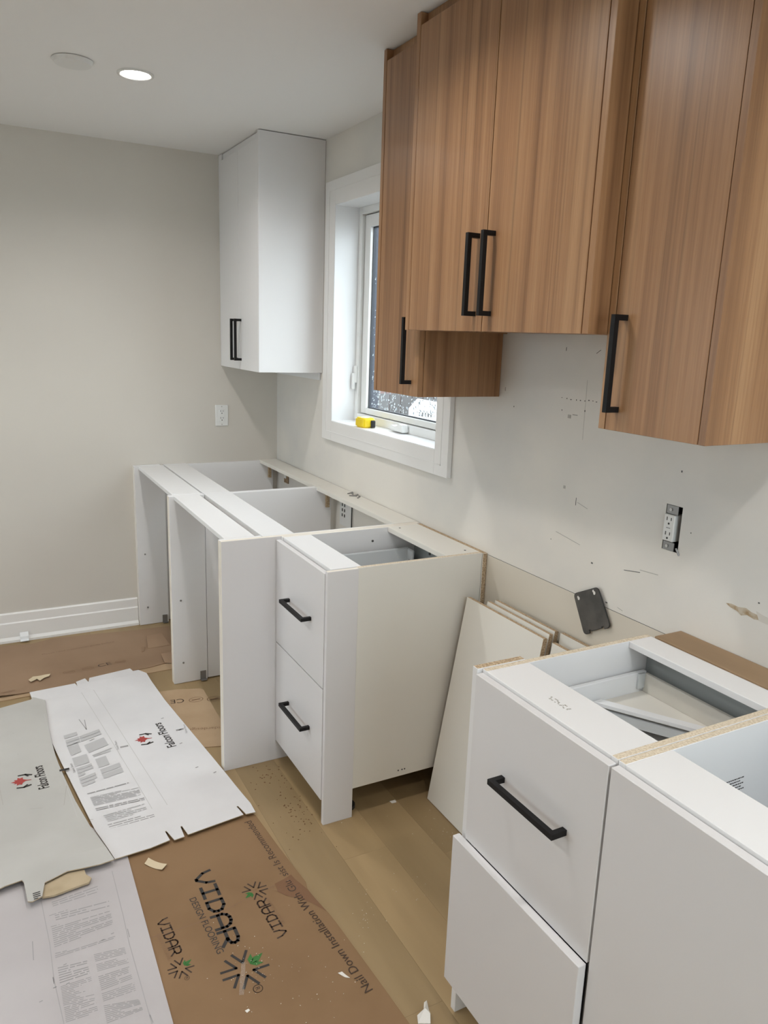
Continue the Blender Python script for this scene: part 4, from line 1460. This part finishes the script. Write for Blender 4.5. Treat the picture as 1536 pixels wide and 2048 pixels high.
text_floor('1', fl(328, 1646, zB)[:2], fl(325, 1637, zB)[:2], 0.02, zB + 0.0012, 'print_grey', sB)

# grimy white sheet on top at the left, dimmer light put into its tone
zA0 = 0.0132
zA = zA0 + 0.003 + 0.0003
A_px = [(0, 1416), (62, 1399), (65, 1394), (90, 1400), (94, 1425), (98, 1457), (110, 1511), (126, 1548), (150, 1600), (180, 1652), (229, 1724), (200, 1734), (169, 1741), (135, 1748), (90, 1771), (85, 1798), (65, 1809), (56, 1809), (48, 1770), (44, 1766), (10, 1778), (0, 1783)]
A_pts = P2(A_px, zA) + [(-2.3, -1.93), (-2.3, -0.72)]
sA = sheet('cardboard_sheet', A_pts, zA0, 0.003, 'card_grimy_dim', 'grimy off-white cardboard sheet toned down for dimmer light, with a red leaf emblem and torn edge', 'cardboard', em='card_tan',
           lift=lambda x, y: 0.010 * max(0, min(1, (-1.68 - y) / 0.20)) ** 2)
text_floor('Falcon Floors', fl(88, 1577, zA)[:2], fl(74, 1533, zA)[:2], 0.034, zA + 0.0003, 'print_black', sA, bold=0.018)
leaf_emblem(sA, fl(47, 1562, zA)[:2], (-1, 0.1), 0.044, zA + 0.0003)
bm = NB()
p = fl(130, 1539, zA)
ribbon(bm, [(p.x - 0.014, p.y), (p.x + 0.010, p.y)], 0.013, zA + 0.0003)
emit('small_emblem', bm, 'print_black', sB)
text_floor('Falcon Floors', fl(149, 1545, zB)[:2], fl(141, 1527, zB)[:2], 0.009, zB + 0.0004, 'print_grey', sB)
for ln in (((88, 1428), (110, 1510), (150, 1620), (172, 1690)),):
    bm = NB()
    ribbon(bm, [tuple(fl(a, b, zA)[:2]) for a, b in ln], 0.002, zA)
    emit('crease', bm, 'crease', sA)
para(sA, [(65, 1786), (80, 1781), (82, 1796), (68, 1800)], 4, 'print_black', zA + 0.0102, 5, 0.5, 0.2)
text_floor('1', fl(11, 1771, zA)[:2], fl(8, 1758, zA)[:2], 0.022, zA + 0.0095, 'print_grey', sA)
bm = NB()
p = fl(28, 1758, zA)
for k in range(3):
    ribbon(bm, [(p.x + (0.018 - 0.005 * k) * math.cos(j * math.pi / 7), p.y + (0.013 - 0.004 * k) * math.sin(j * math.pi / 7)) for j in range(15)], 0.002, zA + 0.0085)
emit('stamp', bm, 'print_grey', sA)
bm = NB()
for a_, b_ in (((128, 1610), (133, 1572)), ((60, 1618), (85, 1616)), ((0, 1580), (6, 1610)), ((180, 1639), (186, 1639)), ((35, 1508), (37, 1509)), ((25, 1467), (28, 1467)), ((52, 1698), (54, 1702)), ((130, 1726), (132, 1727)), ((152, 1735), (182, 1729))):
    ribbon(bm, [tuple(fl(*a_, zA)[:2]), tuple(fl(*b_, zA)[:2])], 0.002, zA + 0.0003)
emit('scuffs', bm, 'mark_soft', sA)
# torn tan layer at its edge
ft = P2([(85, 1798), (90, 1772), (135, 1749), (169, 1742), (172, 1752), (183, 1759), (178, 1768), (150, 1778), (108, 1794)], 0.012)
o = sheet('torn_layer', ft, 0.0122, 0.006, 'card_tan', parent=sA)
tag(o, 'torn tan inner layer of the sheet')

# ------------------------------------------------------------------ scraps on the floor
def scrap(pxs, z, th, m, label, cat='paper scrap', group=None, curl=0.004):
    pts = P2(pxs, z)
    cx, cy = sum(p[0] for p in pts) / len(pts), sum(p[1] for p in pts) / len(pts)
    return sheet('paper_scrap', pts, z, th, m, label, cat, lift=lambda x, y: curl * ((x - cx) ** 2 + (y - cy) ** 2) / 0.0009, step=0.01, group=group)


scrap([(289, 1730), (297, 1719), (334, 1731), (324, 1743)], zD, 0.0006, 'paper_scrap', 'small tan paper strip lying on the printed brown sheet')
scrap([(57, 1361), (66, 1354), (80, 1352), (90, 1350), (101, 1349), (98, 1353), (88, 1356), (80, 1362), (74, 1358), (62, 1365)], zE + 0.006, 0.0012, 'paper_scrap', 'crumpled yellowish paper scrap on the far brown sheet', curl=0.001)
scrap([(676, 1947), (684, 1944), (700, 1957), (690, 1955)], zD, 0.001, 'paper_white', 'tiny white paper scrap beside the printed warning line')
scrap([(490, 2022), (497, 2018), (500, 2021), (494, 2026)], zD, 0.001, 'paper_white', 'tiny white chip below the large leaf emblem')
scrap([(779, 1603), (790, 1600), (793, 1605), (784, 1607)], 0.0004, 0.001, 'paper_white', 'tiny white chip on the bare planks under the drawer cabinet')
bm = NB()
bp = [(836, 2048), (834, 2040), (846, 2034), (847, 2022), (848, 2006), (853, 2010), (858, 2022), (860, 2036), (861, 2048)]
pts = [Vector(fl(a, b, 0.0)) for a, b in bp]
vs_ = [bm.verts.new((p.x, p.y, 0.002 + 0.012 * (i % 2))) for i, p in enumerate(pts)]
c_ = bm.verts.new((sum(p.x for p in pts) / 9, sum(p.y for p in pts) / 9, 0.020))
for i in range(9):
    bm.faces.new((vs_[i], vs_[(i + 1) % 9], c_))
r_ = bmesh.ops.extrude_face_region(bm, geom=bm.faces[:])
for e in r_['geom']:
    if isinstance(e, bmesh.types.BMVert):
        e.co.z -= 0.0015
bmesh.ops.recalc_face_normals(bm, faces=bm.faces[:])
tag(emit('paper_scrap', bm, 'paper_white', None, loc=(pts[0].x, pts[0].y, 0)), 'crumpled whitish paper bit on the planks by the near toe space', 'paper scrap')
# strip of white tape folded over the shoe moulding
bm = NB()
a_, b_ = PX(40, 1270, 'y', -0.028), PX(57, 1268, 'y', -0.028)
prof = [(-0.0175, 0.045), (-0.027, 0.026), (-0.028, 0.010), (-0.050, 0.0085), (-0.052, 0.0095), (-0.030, 0.0125), (-0.029, 0.027), (-0.019, 0.047)]
prism(bm, [(a_.x, p, q) for p, q in prof], (1, 0, 0), b_.x - a_.x)
tag(emit('tape_strip', bm, 'trim_bright', None, loc=((a_.x + b_.x) / 2, -0.03, 0.01)), 'short strip of white tape folded over the far baseboard', 'tape')

# sawdust and chips
def inside(p, poly):
    c = False
    for (x1, y1), (x2, y2) in zip(poly, poly[1:] + poly[:1]):
        if (y1 > p.y) != (y2 > p.y) and p.x < (x2 - x1) * (p.y - y1) / (y2 - y1) + x1:
            c = not c
    return c


def specks(name, m, centers, n, s, z, seed, label, cat):
    r = random.Random(seed)
    bm = NB()
    for _ in range(n):
        a, b, sx, sy = r.choice(centers)
        p = fl(r.gauss(a, sx), r.gauss(b, sy), z)
        w = s * r.uniform(0.5, 1.3)
        t = r.uniform(0, math.pi)
        e = Vector((math.cos(t), math.sin(t), 0)) * w
        f_ = Vector((-math.sin(t), math.cos(t), 0)) * w * r.uniform(0.4, 0.8)
        if p.x > -0.60 and p.y > -2.06:
            continue
        if p.x > -0.80 and p.y > -1.61:
            continue
        if z < 0.003 and inside(p, D_pts):
            continue
        v = [bm.verts.new((*(p + q)[:2], z)) for q in (e, f_, -e, -f_)]
        v.append(bm.verts.new((p.x, p.y, z + w * 0.7)))
        for i in range(4):
            bm.faces.new((v[i], v[(i + 1) % 4], v[4]))
    o = emit(name, bm, m)
    return tag(o, label, cat, kind='stuff')


specks('sawdust', 'sawdust', [(550, 1545, 22, 22), (590, 1585, 22, 25), (610, 1615, 18, 15), (560, 1560, 40, 35), (600, 1640, 30, 30)], 130, 0.0035, 0.0003, 11, 'brown sawdust specks on the planks in front of the drawers', 'sawdust')
specks('dust_chips', 'dust_white', [(780, 1640, 60, 30), (860, 1660, 30, 20), (800, 1750, 60, 50), (730, 1850, 10, 30)], 60, 0.0018, 0.0003, 12, 'pale dust chips scattered on the bare planks', 'dust')
specks('dust_chips', 'dust_white', [(560, 1900, 70, 60), (470, 1980, 60, 30), (640, 1960, 50, 40), (510, 1930, 20, 20)], 70, 0.0016, zD + 0.0004, 13, 'pale dust chips scattered on the printed brown sheet', 'dust')
